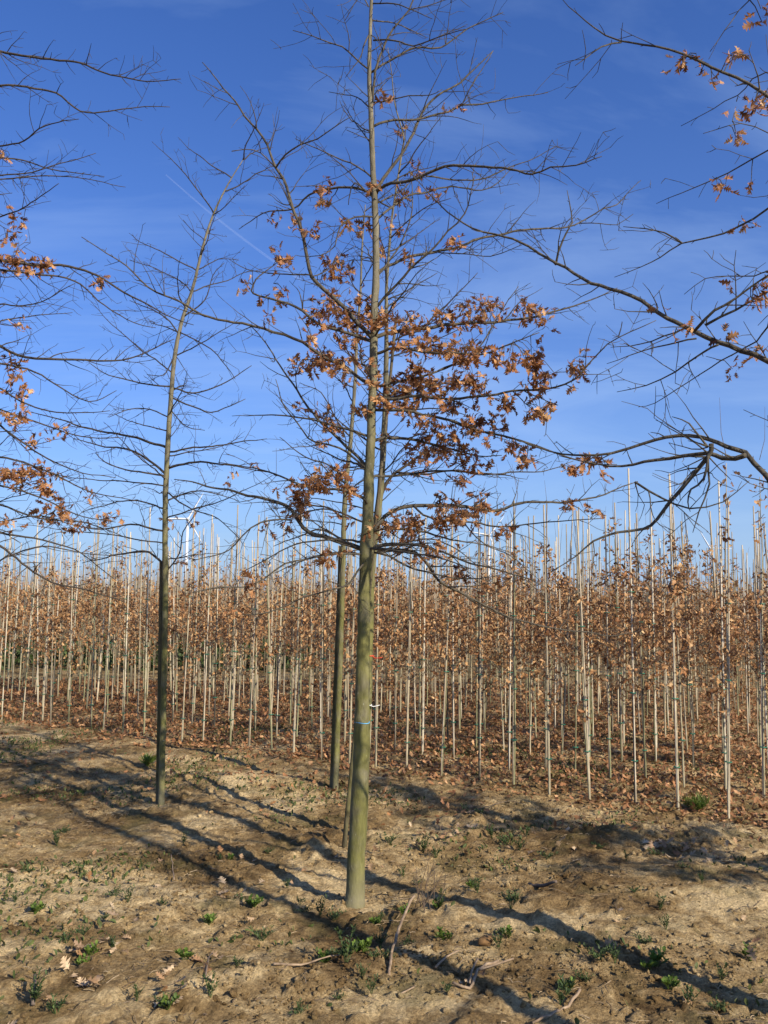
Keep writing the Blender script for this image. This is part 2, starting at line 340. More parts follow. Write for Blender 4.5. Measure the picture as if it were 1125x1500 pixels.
# ------------------------------------------------------------------ leaves
def leaf_mesh(stations, fold, bend, twist, seed):
    r = np.random.default_rng(seed); V = []; n = len(stations)
    for y, w in stations:
        ty = twist * (y - 0.3); by = bend * y
        yy = y if abs(bend) < 1e-3 else math.sin(by) / bend; zz = 0 if abs(bend) < 1e-3 else (1 - math.cos(by)) / bend
        V.append((0, yy, zz))
        for sgn in (-1, 1):
            ww = w * r.uniform(0.75, 1.15); a = fold * r.uniform(0.7, 1.3)
            x = sgn * ww * math.cos(a); z = ww * math.sin(a) + r.normal(0, 0.03)
            x, z = x * math.cos(ty) - z * math.sin(ty), x * math.sin(ty) + z * math.cos(ty)
            V.append((x, yy + ww * 0.35 * r.uniform(0.4, 1.2), zz + z))
    F = []
    for i in range(n - 1):
        m0, l0, r0 = 3 * i, 3 * i + 1, 3 * i + 2; m1, l1, r1 = m0 + 3, l0 + 3, r0 + 3
        F += [(m0, m1, l1, l0), (m0, r0, r1, m1)]
    return np.array(V), np.array(F)
OAK = [(0, .012), (.18, .014), (.24, .05), (.33, .30), (.39, .07), (.54, .40), (.62, .08), (.76, .31), (.83, .07), (.92, .15), (1.0, .01)]
SIMPLE = [(0, .01), (.16, .02), (.36, .25), (.5, .13), (.68, .27), (1.0, .01)]
TINY = [(0, .01), (.35, .26), (.7, .24), (1.0, .02)]
oak_t = [leaf_mesh(OAK, *a, seed=i) for i, a in enumerate([(0.55, 1.2, 0.5), (0.9, 0.5, -0.9), (0.35, 2.2, 0.3), (1.1, 1.6, 1.2), (0.6, -1.3, -0.5), (0.8, 2.6, -1.0), (0.25, 0.6, 0.4)])]
sim_t = [leaf_mesh(SIMPLE, *a, seed=20 + i) for i, a in enumerate([(0.5, 1.0, 0.5), (0.8, -0.8, -0.7), (0.3, 1.8, 0.9)])]
tiny_t = [leaf_mesh(TINY, *a, seed=30 + i) for i, a in enumerate([(0.5, 0.9, 0.4), (0.7, -0.8, -0.5)])]
flat_t = [leaf_mesh(OAK, *a, seed=40 + i) for i, a in enumerate([(0.2, 0.5, 0.3), (0.35, -0.6, -0.4), (0.15, 0.9, 0.5), (0.5, 0.7, 0.8)])]
flats_t = [leaf_mesh(SIMPLE, *a, seed=50 + i) for i, a in enumerate([(0.3, 0.6, 0.3), (0.5, -0.7, -0.6), (0.2, 1.0, 0.5)])]
def rand_rot(n, hang=0.0, r=rng):
    """random orientations; hang>0 turns leaf tips downward"""
    d = r.normal(size=(n, 3)); d[:, 2] -= hang; d /= np.linalg.norm(d, axis=1)[:, None]
    u = r.normal(size=(n, 3)); u -= d * (u * d).sum(1)[:, None]; u /= np.linalg.norm(u, axis=1)[:, None]
    return np.stack([u, d, np.cross(u, d)], -1)       # columns x, y, z
def flat_rot(n, tilt=0.35, r=rng):
    a = r.uniform(0, 2 * np.pi, n); nrm = np.stack([r.normal(0, tilt, n), r.normal(0, tilt, n), np.where(r.random(n) < 0.8, 1.0, -1.0)], -1)
    nrm /= np.linalg.norm(nrm, axis=1)[:, None]; d = np.stack([np.cos(a), np.sin(a), 0 * a], -1)
    d -= nrm * (d * nrm).sum(1)[:, None]; d /= np.linalg.norm(d, axis=1)[:, None]
    return np.stack([np.cross(d, nrm), d, nrm], -1)
def scatter_mesh(name, tmpls, pos, rot, size, r=rng):
    Vs, Fs, n = [], [], 0; pick = r.integers(0, len(tmpls), len(pos))
    for k, (tv, tf) in enumerate(tmpls):
        m = pick == k; c = int(m.sum())
        if not c: continue
        V = np.einsum('kij,nj->kni', rot[m], tv) * size[m][:, None, None] + pos[m][:, None, :]
        Vs.append(V.reshape(-1, 3)); Fs.append((tf[None] + (np.arange(c) * len(tv))[:, None, None]).reshape(-1, 4) + n); n += c * len(tv)
    return np_mesh(name, np.concatenate(Vs), np.concatenate(Fs), True)
oak_me = [np_mesh('leaf', v, f) for v, f in oak_t]; flat_me = [np_mesh('fallen_leaf', v, f) for v, f in flat_t]
for m_ in oak_me: m_.materials.append(M['oakleaf'])
for m_ in flat_me: m_.materials.append(M['paleleaf'])

# ------------------------------------------------------------------ big trees
def perp(t, r):
    v = Vector((r.gauss(0, 1), r.gauss(0, 1), r.gauss(0, 1))); v -= t * v.dot(t); return v.normalized()
def add_twigs(mb, P, rad, r, dens=1.0, lmax=0.42, start=0.15, samples=None):
    """alternate side shoots and short spurs along a limb"""
    P = [Vector(p) for p in P]; n = len(P)
    L_ = [0.0]
    for i in range(1, n): L_.append(L_[-1] + (P[i] - P[i - 1]).length)
    tot = L_[-1]; s = tot * start; i = 0; side = 1
    while s < tot:
        while i < n - 2 and L_[i + 1] < s: i += 1
        t = (P[i + 1] - P[i]).normalized(); p = P[i]
        hor = t.cross(Vector((0, 0, 1))); hor = hor.normalized() if hor.length > 0.2 else perp(t, r)
        side = -side; w = (hor * side + perp(t, r) * 0.75 + Vector((0, 0, 0.18))).normalized()
        if r.random() < 0.42: ln = r.uniform(0.012, 0.04)
        else: ln = r.uniform(0.07, lmax) * (1.0 - 0.45 * s / tot)
        d = (t * r.uniform(0.35, 0.9) + w).normalized()
        rr = min(float(rad[i]) * 0.6, 0.0022 + 0.006 * ln); k = max(2, int(ln / 0.05)); q = [p.copy()]; dd = d.copy()
        for _ in range(k): dd = (dd + perp(dd, r) * 0.16 + t * 0.06).normalized(); q.append(q[-1] + dd * (ln / k))
        rs = np.linspace(rr, 0.0011, len(q)); mb.tube([tuple(x) for x in q], rs, 4 if ln > 0.1 else 3, False)
        if samples is not None: samples += [x.copy() for x in q[1:]]
        if ln > 0.13:
            for _ in range(r.randint(1, 3 + int(ln * 6))):
                j = r.randint(1, len(q) - 1); l2 = r.uniform(0.015, 0.38 * ln); w2 = perp(dd, r); d2 = (dd * 0.6 + w2).normalized()
                e = q[j] + d2 * l2; e2 = e + (d2 + perp(d2, r) * 0.3).normalized() * l2 * 0.6
                mb.tube([tuple(q[j]), tuple(e), tuple(e2)], (0.0016, 0.0013, 0.0009), 3, False)
        s += r.uniform(0.035, 0.11) / dens

def px_limb(pts, Y0, Y1, bow=0.0):
    """a limb seen through the listed picture points, running from distance Y0 to Y1"""
    P = np.array(pts, float); d = np.concatenate([[0], np.cumsum(np.hypot(*np.diff(P, axis=0).T))]); f = d / d[-1]
    return [tuple(at(p[0], p[1], Y0 + (Y1 - Y0) * t ** 0.9 + bow * math.sin(math.pi * t))) for p, t in zip(P, f)]

class Tree:
    def __init__(s, name, label, base, trunk_pts, trunk_w, Y, seed, group=None, mat_='trunk', bmat='branch', flare=1.0):
        s.r = random.Random(seed); s.Y = Y; s.bmat = bmat
        s.base = Vector(base); s.root = link(name, None, loc=s.base); tag(s.root, label, 'tree', group)
        W = np.array([(*p, w) for p, w in zip(trunk_pts, trunk_w)], float); Q = spline(W, 0.06)
        s.trunk = Q[:, :3]; s.trad = Q[:, 3]; s.samples = []
        mb = MB(); pts = Q[:, :3].copy(); rr = Q[:, 3].copy()
        jit = np.array([[s.r.gauss(0, 1), s.r.gauss(0, 1), 0] for _ in pts]); pts += jit * (rr * 0.05)[:, None]
        rr *= 1 + np.array([s.r.gauss(0, 0.025) for _ in rr])
        mb.tube(pts, rr, 18); s.tr = link('trunk', mb.mesh('trunk', s.base), M[mat_], s.root)
        tw = MB(); hi = Q[int(len(Q) * 0.42):]
        add_twigs(tw, hi[:, :3], hi[:, 3], s.r, 0.8, 0.35, 0.0, s.samples); tag(link('twigs', tw.mesh('twigs', s.base), M[bmat], s.tr), kind='stuff')
    def limb(s, P, r0, r1, dens=1.0, lmax=0.42, start=0.12):
        Q = spline(P, 0.045); t = np.linspace(0, 1, len(Q)); rad = r1 + (r0 - r1) * (1 - t) ** 0.8
        kn = np.array([[s.r.gauss(0, 1) for _ in range(3)] for _ in Q]); kn = (kn + np.roll(kn, 1, 0) + np.roll(kn, 2, 0)) / 3; kn[0] = 0
        Q = Q + kn * np.minimum(0.009, 0.55 * rad + 0.003)[:, None]
        mb = MB(); mb.tube(Q, rad, 7 if r0 > 0.007 else 5)
        add_twigs(mb, Q, rad, s.r, dens, lmax, start, s.samples)
        s.samples += [Vector(q) for q in Q]
        return link('branch', mb.mesh('branch', s.base), M[s.bmat], s.root)
    def px(s, pts, w0, w1, dy=None, Y0=None, dens=1.45, lmax=0.42, start=0.12):
        Y0 = s.Y if Y0 is None else Y0; k = Y0 / FPX / 2
        lat = abs(pts[-1][0] - pts[0][0]) / FPX * Y0
        if dy is None: dy = s.r.uniform(-0.5, 0.6) * (0.2 + lat)
        return s.limb(px_limb(pts, Y0, Y0 + dy), max(0.002, w0 * k * 0.82), max(0.0011, w1 * k * 0.8), dens, lmax, start)
    def grow(s, z, az, ln, rise, droop, r0, dens=1.0, lmax=0.3):
        """limb not traced: from the trunk at height z toward azimuth az"""
        i = int(np.argmin(abs(s.trunk[:, 2] - z))); p = Vector(s.trunk[i]); P = [tuple(p)]; n = 9
        d = Vector((math.cos(az), math.sin(az), rise)).normalized()
        for k in range(n):
            d = (d + Vector((s.r.gauss(0, 0.1), s.r.gauss(0, 0.1), droop / n + s.r.gauss(0, 0.05)))).normalized(); p = p + d * ln / n; P.append(tuple(p))
        return s.limb(P, r0, 0.0014, dens, lmax)
    def leaves(s, clusters, size=(0.055, 0.085), maxobj=300, hang=0.9):
        S = np.array([tuple(v) for v in s.samples]); pr = np.array([proj(v) for v in s.samples]); pos = []; tw = MB()
        for c in clusters:
            px, py, rx, ry, n = c
            while n > 0:
                m = min(n, s.r.randint(3, 6)); n -= m
                gx = s.r.gauss(px, rx * 0.6); gy = s.r.gauss(py, ry * 0.6)
                d2 = (pr[:, 0] - gx) ** 2 + (pr[:, 1] - gy) ** 2
                near = np.argsort(d2)[:6]; j = int(s.r.choice(list(near)))
                a = Vector(S[j]); q = at(gx, gy, a.y + s.r.gauss(0, 0.05))
                if (q - a).length > 0.22: q = a + (q - a).normalized() * 0.22
                if (q - a).length > 0.01:
                    mid = (a + q) / 2 + Vector((0, 0, 0.015)); tw.tube([tuple(a), tuple(mid), tuple(q)], (0.002, 0.0017, 0.0013), 4, False)
                for _ in range(m): pos.append(tuple(q + Vector((s.r.gauss(0, 0.012), s.r.gauss(0, 0.012), s.r.gauss(0, 0.012)))))
        if tw.n: tag(link('twigs', tw.mesh('twigs', s.base), M[s.bmat], s.tr), kind='stuff')
        pos = np.array(pos); g = np.random.default_rng(int(s.r.random() * 1e6)); n = len(pos)
        rot = rand_rot(n, hang, g); sz = g.uniform(size[0], size[1], n)
        order = np.argsort(-sz); first = order[:maxobj]; rest = order[maxobj:]
        for k in first:
            o = link('leaf', oak_me[int(g.integers(0, len(oak_me)))], None, s.root)
            mm = Matrix([list(rot[k][i]) for i in range(3)]).to_4x4()
            o.matrix_local = Matrix.Translation(Vector(pos[k]) - s.base) @ mm @ Matrix.Scale(float(sz[k]), 4)
        if len(rest):
            o = link('foliage', scatter_mesh('foliage', oak_t, pos[rest] - np.array(s.base), rot[rest], sz[rest], g), M['oakleaf'], s.root); tag(o, kind='stuff')

def trunk_px(pts, Y):
    return [tuple(at(x, y, Y)) for x, y, w in pts], [w * Y / FPX / 2 for x, y, w in pts]
def plant_base(px, py):
    return on_ground(px, py)

# --- the leafy oak with the blue tie
g0 = plant_base(520, 1322); YM = g0.y
T = [(518, 1345, 33), (519, 1322, 30.5), (520, 1300, 27), (525, 1200, 25), (530, 1058, 21.5), (532, 950, 19), (533, 890, 18), (535, 840, 18), (537, 806, 21), (538, 780, 18), (539, 740, 16), (541, 690, 14.5), (543, 640, 13.5), (547, 550, 12.5), (548, 480, 12), (550, 420, 11), (551, 370, 10.5), (549, 300, 9.6), (546, 240, 8.8), (544, 180, 8), (541, 110, 7), (542, 60, 5.8), (544, 0, 5), (546, -60, 4), (547, -140, 2.2), (549, -190, 1)]
P_, W_ = trunk_px(T, YM)
oak = Tree('oak_tree', 'tall slim oak with brown leaves clinging to middle branches and blue band on olive trunk', g0, P_, W_, YM, 5, bmat='branch_pale')
main_limbs = [
 ([(551,284),(563,260),(581,235),(602,203),(620,162),(650,133),(675,121),(723,75)], 7, 1.6),
 ([(543,165),(549,117),(560,73),(577,43),(599,14),(610,-10),(628,-60)], 5.5, 1.6),
 ([(544,106),(570,89),(606,71),(645,69),(684,43),(737,18)], 4.5, 1.4),
 ([(547,59),(577,59),(606,66),(652,50),(684,44)], 3.6, 1.3),
 ([(545,30),(577,34),(600,43),(624,55)], 3, 1.2),
 ([(545,5),(577,5),(602,14),(634,28)], 3, 1.2),
 ([(602,14),(645,2),(680,-12)], 2.2, 1.2),
 ([(547,185),(577,176),(620,171),(659,162),(677,153),(705,153),(750,144),(802,136)], 5, 1.3),
 ([(677,153),(695,121),(723,73)], 2.4, 1.2),
 ([(545,150),(574,144),(599,140),(631,140),(648,130)], 3, 1.2),
 ([(549,281),(563,272),(599,265),(624,256),(649,245),(677,244),(723,245),(780,254),(807,244),(842,240),(882,227)], 6.5, 1.3),
 ([(624,258),(670,263),(705,263),(753,242),(782,231),(814,214)], 3.4, 1.2),
 ([(551,322),(570,306),(599,288),(627,281),(663,274),(716,276),(752,243)], 4.6, 1.3),
 ([(552,400),(567,388),(599,375),(634,368),(677,363),(705,348),(760,338),(832,332),(849,325),(885,306),(903,300),(938,265)], 6, 1.2),
 ([(849,327),(880,329),(903,329),(926,314)], 2, 1.1),
 ([(549,452),(563,437),(592,405),(624,373),(656,338),(681,313),(695,256)], 5.5, 1.3),
 ([(552,405),(570,384),(599,331),(606,284),(600,250)], 4, 1.2),
 ([(634,368),(677,372),(720,375),(750,365),(765,358)], 2.4, 1.1),
 ([(546,495),(563,487),(599,484),(645,476),(688,473),(750,468),(796,461),(842,448),(867,439),(905,422)], 8, 1.4),
 ([(546,520),(577,510),(606,514),(656,516),(705,520),(750,503),(790,488)], 6, 1.3),
 ([(545,570),(580,560),(640,545),(690,520),(720,480),(745,440),(760,420)], 5, 1.2),
 ([(544,585),(600,580),(660,584),(700,580),(750,574),(778,571),(814,567),(839,557),(857,539),(889,503),(924,486),(962,469)], 6, 1.2),
 ([(543,600),(580,603),(620,608),(652,613),(695,628),(750,642),(790,655),(830,668),(870,680),(905,680)], 6, 1.4),
 ([(541,648),(563,642),(585,642),(606,645),(650,655),(700,668),(735,668)], 6.5, 1.3),
 ([(540,700),(600,694),(663,690),(720,695),(760,692),(806,688),(840,676)], 4.6, 1.2),
 ([(539,785),(556,768),(577,748),(606,740),(645,741),(691,743),(727,747),(760,736),(796,736),(846,734),(885,724),(933,705)], 8, 1.6),
 ([(606,741),(620,755),(649,763),(691,764),(727,773),(785,766),(832,763),(880,761)], 4, 1.3),
 ([(538,806),(592,805),(620,820),(645,852),(670,866),(709,887),(760,908),(800,919),(860,926),(896,930),(946,923)], 6, 1.3),
 ([(538,804),(599,796),(649,809),(688,823),(760,843),(800,862)], 5, 1.2),
 ([(680,766),(706,795),(750,816),(790,850)], 2.6, 1.2),
 ([(538,808),(570,815),(600,830),(640,842),(690,848),(740,840)], 4.5, 1.2),
 ([(541,102),(521,85),(503,69),(482,62),(457,53),(428,44)], 3.6, 1.3),
 ([(541,50),(531,68),(526,89),(506,114)], 3, 1.2),
 ([(540,10),(530,-4),(519,8),(505,30)], 2.5, 1.2),
 ([(541,158),(524,142),(506,139),(482,135)], 2.6, 1.2),
 ([(544,212),(525,185),(503,156)], 2.6, 1.2),
 ([(544,206),(525,198),(507,190)], 2, 1.2),
 ([(547,262),(524,245),(503,235),(478,224),(453,213),(432,204)], 3.4, 1.2),
 ([(549,284),(530,276),(510,274),(482,277),(453,284),(425,306),(386,313),(350,336)], 5.4, 1.2),
 ([(549,290),(520,268),(514,285),(512,300)], 3.6, 1.4),
 ([(551,318),(520,318),(500,330),(490,360),(470,375),(440,375)], 3.6, 1.2),
 ([(545,495),(510,459),(482,434),(457,405),(451,377),(441,338),(428,299),(414,263),(403,245),(389,213),(375,188),(359,171),(334,137),(295,91)], 8.5, 1.5),
 ([(404,246),(418,228),(439,212),(464,203),(489,185),(515,170)], 3.6, 1.2),
 ([(403,245),(382,224),(360,219),(340,222)], 2.6, 1.2),
 ([(457,405),(480,395),(497,378),(520,360)], 2.6, 1.2),
 ([(545,500),(510,485),(471,476),(442,455),(410,441),(380,432),(370,426),(375,410),(390,398),(412,380)], 6.5, 1.4),
 ([(457,403),(420,402),(390,400),(360,395),(335,380)], 3.0, 1.2),
 ([(544,562),(520,548),(499,532),(464,517),(432,496),(400,484),(356,475),(306,464),(274,448),(242,432),(217,421),(185,391),(156,370),(121,347)], 6.5, 1.4),
 ([(541,684),(506,656),(482,631),(453,599),(435,571),(410,535),(389,503),(364,476)], 6, 1.3),
 ([(541,690),(499,656),(471,649),(450,642),(432,617),(414,592),(403,556)], 4.4, 1.2),
 ([(539,732),(503,720),(467,716),(435,709),(396,692),(350,681),(320,677)], 5.5, 1.2),
 ([(538,808),(503,796),(474,786),(453,782),(439,766),(428,748),(407,736),(378,727),(350,723),(302,713),(256,702)], 9.5, 1.6),
 ([(428,762),(395,761),(368,773),(344,797),(323,811),(280,823)], 3.6, 1.4),
 ([(538,806),(492,791),(457,793),(421,800),(387,822),(350,840)], 4.2, 1.3),
 ([(537,812),(485,812),(451,819),(419,827),(387,848),(360,861),(320,861),(280,869)], 4.2, 1.3),
 ([(536,818),(520,845),(501,859),(445,875),(408,891),(387,899),(341,901)], 4, 1.2),
]
for pts, a, b in main_limbs: oak.px(pts, a, b)
for z, az, ln, ri, dr, r0 in [(1.85, -0.9, 0.9, 0.1, -0.3, 0.008), (1.9, 1.3, 1.0, 0.1, -0.3, 0.009), (1.95, 2.2, 0.9, 0.1, -0.2, 0.008), (2.0, 0.6, 1.0, 0.15, -0.3, 0.008), (2.1, 4.4, 0.7, 0.2, 0, 0.007), (2.3, 1.6, 1.0, 0.3, 0, 0.009),
                              (2.5, 2.6, 0.9, 0.4, 0, 0.008), (2.7, 0.8, 1.0, 0.3, 0.1, 0.008), (2.9, 1.9, 0.9, 0.4, 0.1, 0.008), (3.1, 5.0, 0.6, 0.5, 0.1, 0.006), (3.2, 1.2, 0.8, 0.5, 0.1, 0.007), (3.5, 2.0, 0.8, 0.6, 0.1, 0.006), (3.9, 1.0, 0.7, 0.6, 0.2, 0.006), (4.3, 1.8, 0.6, 0.7, 0.2, 0.005)]:
    oak.grow(z, az, ln, ri, dr, r0)
main_leaves = [(a, b, c * 1.05, d * 1.1, int(e * 1.9 + 0.5)) for a, b, c, d, e in [(558,140,10,12,8),(592,190,8,6,4),(655,158,20,5,4),(617,258,22,8,7),(553,265,8,8,6),(475,272,14,8,9),(478,290,9,5,6),(583,290,12,5,6),(640,278,18,6,8),(395,318,8,5,4),(430,328,10,7,6),(452,333,14,7,9),(505,325,9,8,6),(540,332,7,12,8),(575,330,12,7,6),(605,372,14,7,7),(665,352,16,7,9),
 (410,380,13,9,14),(498,382,13,11,16),(356,413,7,6,5),(558,365,12,8,9),(487,400,9,7,6),(405,435,17,10,11),(395,465,9,5,4),(480,455,32,20,48),(520,440,18,22,32),(545,465,18,18,28),(590,470,28,12,30),(450,490,13,8,8),(515,490,18,14,26),(470,525,36,12,48),(440,535,14,9,15),(505,540,18,18,20),
 (660,470,38,10,42),(715,455,22,14,42),(785,450,20,9,26),(800,468,10,8,8),(775,520,12,12,26),(735,522,16,10,20),(690,520,28,14,46),(650,505,24,10,24),(610,510,18,10,18),(640,560,46,18,85),(600,560,28,18,52),(560,580,22,16,32),(590,592,18,10,22),(680,562,28,12,30),(665,590,24,8,20),(740,590,12,12,18),(800,600,16,10,24),(845,535,10,16,18),(790,560,26,9,24),
 (700,622,46,12,50),(640,620,28,10,28),(650,650,38,14,58),(625,660,22,8,18),(690,670,36,10,24),(735,650,16,8,10),(765,665,10,9,12),(860,680,15,10,20),(835,686,9,6,8),(480,615,12,9,14),(440,600,6,5,3),(500,622,7,6,5),(475,645,8,7,5),(470,705,24,10,44),(500,695,11,9,16),(445,720,22,12,34),(435,745,14,10,18),(430,768,10,9,10),(510,715,7,6,6),
 (560,765,18,9,14),(600,760,28,11,32),(660,755,28,13,44),(700,740,20,12,28),(740,775,10,7,8),(830,738,12,5,8),(862,745,8,5,5),(650,735,18,7,10),(675,705,12,8,12),(590,772,24,10,22),(650,772,13,10,12),(610,812,13,10,10),(640,800,18,9,12),(670,840,13,10,10),(540,775,8,8,6),(470,810,18,6,10),(500,805,8,7,6),(360,855,9,5,6),(395,775,6,4,3),(330,895,9,4,5),(715,850,16,7,8),(530,600,8,18,12),(545,540,10,15,14)]]
oak.leaves(main_leaves, (0.042, 0.078))
def ring(parent, origin, c, r, h, m, name='tie', tail=None):
    mb = MB(); a = np.linspace(0, 2 * np.pi, 15)
    mb.tube([(c[0] + r * math.cos(t), c[1] + r * math.sin(t), c[2] + 0.003 * math.sin(2 * t)) for t in a], h, 5)
    if tail: mb.tube(spline([(c[0] + r * 0.8, c[1] - r * 0.5, c[2]), tuple((np.array(c) + np.array(tail)) / 2 + np.array([0, 0, -0.012])), tail], 0.03), h * 0.8, 5)
    return link(name, mb.mesh(name, origin), m, parent)
c = at(530, 1058, YM); ring(oak.root, g0, c, 22.0 * YM / FPX / 2, 0.0022, M['tie_blue'])

# --- oak close behind it, with a long leaning cane
g2 = plant_base(530, 1228); Y2 = g2.y
T2 = [(529,1245,16),(530,1228,15),(538,1000,14),(541,900,13),(543,840,12.5),(547,800,12),(552,765,11.5),(557,720,10),(562,650,9),(565,580,8.5),(566,500,6.4),(566,430,5),(569,380,4.2),(574,320,3.4),(580,280,3),(589,220,2.6),(591,200,2.4),(578,150,1.8),(574,110,1.5),(568,70,1)]
P_, W_ = trunk_px(T2, Y2)
oak2 = Tree('oak_tree', 'thinner oak half hidden right behind the blue-banded trunk, red tie on it', g2, P_, W_, Y2, 8)
for pts, a, b in [([(556,735),(563,713),(581,692),(606,674),(634,656),(660,640)], 7, 1.5), ([(581,692),(620,695),(663,690),(750,697)], 4, 1.3), ([(566,507),(590,492),(620,480),(660,440),(700,400)], 4, 1.2), ([(566,440),(595,425),(640,400)], 3, 1.1),
                  ([(560,660),(530,640),(500,620),(470,590)], 3.6, 1.2), ([(553,770),(520,760),(480,745),(440,752),(400,770)], 4, 1.2), ([(565,590),(590,600),(640,598),(690,610)], 3.4, 1.2), ([(571,350),(600,320),(630,300),(660,290)], 3, 1.1), ([(566,470),(545,440),(520,420),(500,380)], 3, 1.1), ([(548,810),(580,800),(620,790),(660,800),(700,830)], 4, 1.2)]: oak2.px(pts, a, b)
for k in range(12): oak2.grow(1.9 + 0.28 * k, 2.4 * k + 0.5, rnd.uniform(0.5, 0.9), 0.25 + 0.04 * k, 0.05, 0.006)
oak2.leaves([(600,600,20,8,12),(560,640,10,10,8),(590,500,16,8,12),(620,690,16,6,8),(510,755,16,6,8),(560,700,9,9,6)])
c = at(539.5, 960, Y2); t2 = at(572, 964, Y2 + 1.2); ring(oak2.root, g2, c, 0.034, 0.004, M['tie_red'], tail=tuple(at(560, 963, Y2 - 0.02)))
c = at(537, 1032, Y2); ring(oak2.root, g2, c, 0.0345, 0.0035, M['tie_white'], tail=tuple(at(556, 1033, Y2)))
def cane(p0, p1, r0, r1, name, label, cat, m, group=None, nodes=0.28):
    mb = MB(); p0 = Vector(p0); p1 = Vector(p1); ln = (p1 - p0).length; P = []; W = []; z = 0
    while z < ln:
        for dz, k in ((0, 1.0), (nodes * 0.93, 0.97), (nodes * 0.96, 1.16)):
            if z + dz < ln: P.append(tuple(p0.lerp(p1, (z + dz) / ln))); W.append((r0 + (r1 - r0) * (z + dz) / ln) * k)
        z += nodes
    P.append(tuple(p1)); W.append(r1); mb.tube(P, W, 8); o = link(name, mb.mesh(name, p0), m, None, p0); tag(o, label, cat, group); return o
gs = plant_base(503, 1242); p1 = at(580, 468, Y2 - 0.1)
cane(gs + Vector((0, 0, -0.05)), p1, 0.016, 0.010, 'bamboo_stake', 'long bamboo cane leaning between the two close oak trunks', 'stake', M['post'])

# --- oak farther back, left of the main trunk, with a square post
g4 = plant_base(491, 1157); Y4 = g4.y
T4 = [(490,1170,10),(491,1157,9.4),(497,1000,8),(502,850,7.6),(504,760,7.2),(508,700,6.6),(514,640,6),(518,590,5.4),(521,540,5),(523,490,4.2),(528,430,3.4),(530,370,2.6),(535,300,1.4)]
P_, W_ = trunk_px(T4, Y4)
oak4 = Tree('oak_tree', 'slender oak behind left of the blue-banded oak, strapped to a dark post', g4, P_, W_, Y4, 9)
for pts, a, b in [([(504,760),(480,745),(450,740),(400,745)], 4, 1.2), ([(508,700),(480,680),(450,672),(410,640)], 3.4, 1.1), ([(514,640),(490,610),(470,575),(440,560)], 3.2, 1.1), ([(507,720),(540,700),(570,690)], 3, 1.1), ([(518,590),(500,560),(470,540)], 2.6, 1.1), ([(503,790),(470,775),(440,785),(400,800)], 4, 1.2), ([(502,810),(460,815),(400,840)], 3.4, 1.1)]: oak4.px(pts, a, b)
for k in range(14): oak4.grow(2.0 + 0.24 * k, 2.4 * k, rnd.uniform(0.4, 0.9), 0.2 + 0.05 * k, 0.05, 0.0055)
oak4.leaves([(500,745,14,8,8),(480,690,14,8,8),(460,600,12,8,6),(520,720,8,8,6)])
def post(px, py, topy, tx, Y, w, label):
    b0 = on_ground(px, py); Y = b0.y; a = at(px, py + 8, Y); b1 = at(tx, topy, Y); mb = MB(); hw = w * Y / FPX / 2
    for k, (p, q) in enumerate([(a, b1)]):
        V = [];
        for t in np.linspace(0, 1, 9):
            c = Vector(p).lerp(Vector(q), t); j = rnd.uniform(0.95, 1.05)
            V += [(c.x + sx * hw * j, c.y + sy * hw * j, c.z) for sx, sy in ((-1, -1), (1, -1), (1, 1), (-1, 1))]
        F = [(4 * i + j, 4 * i + (j + 1) % 4, 4 * i + 4 + (j + 1) % 4, 4 * i + 4 + j) for i in range(8) for j in range(4)] + [(32, 33, 34, 35)]
        mb.quads(V, F)
    o = link('wooden_post', mb.mesh('wooden_post', b0, False), M['post'], None, b0); tag(o, label, 'post'); return o
post(485, 1154, 800, 499, Y4, 5.2, 'dark square tree post against the slender oak behind the blue-banded oak')

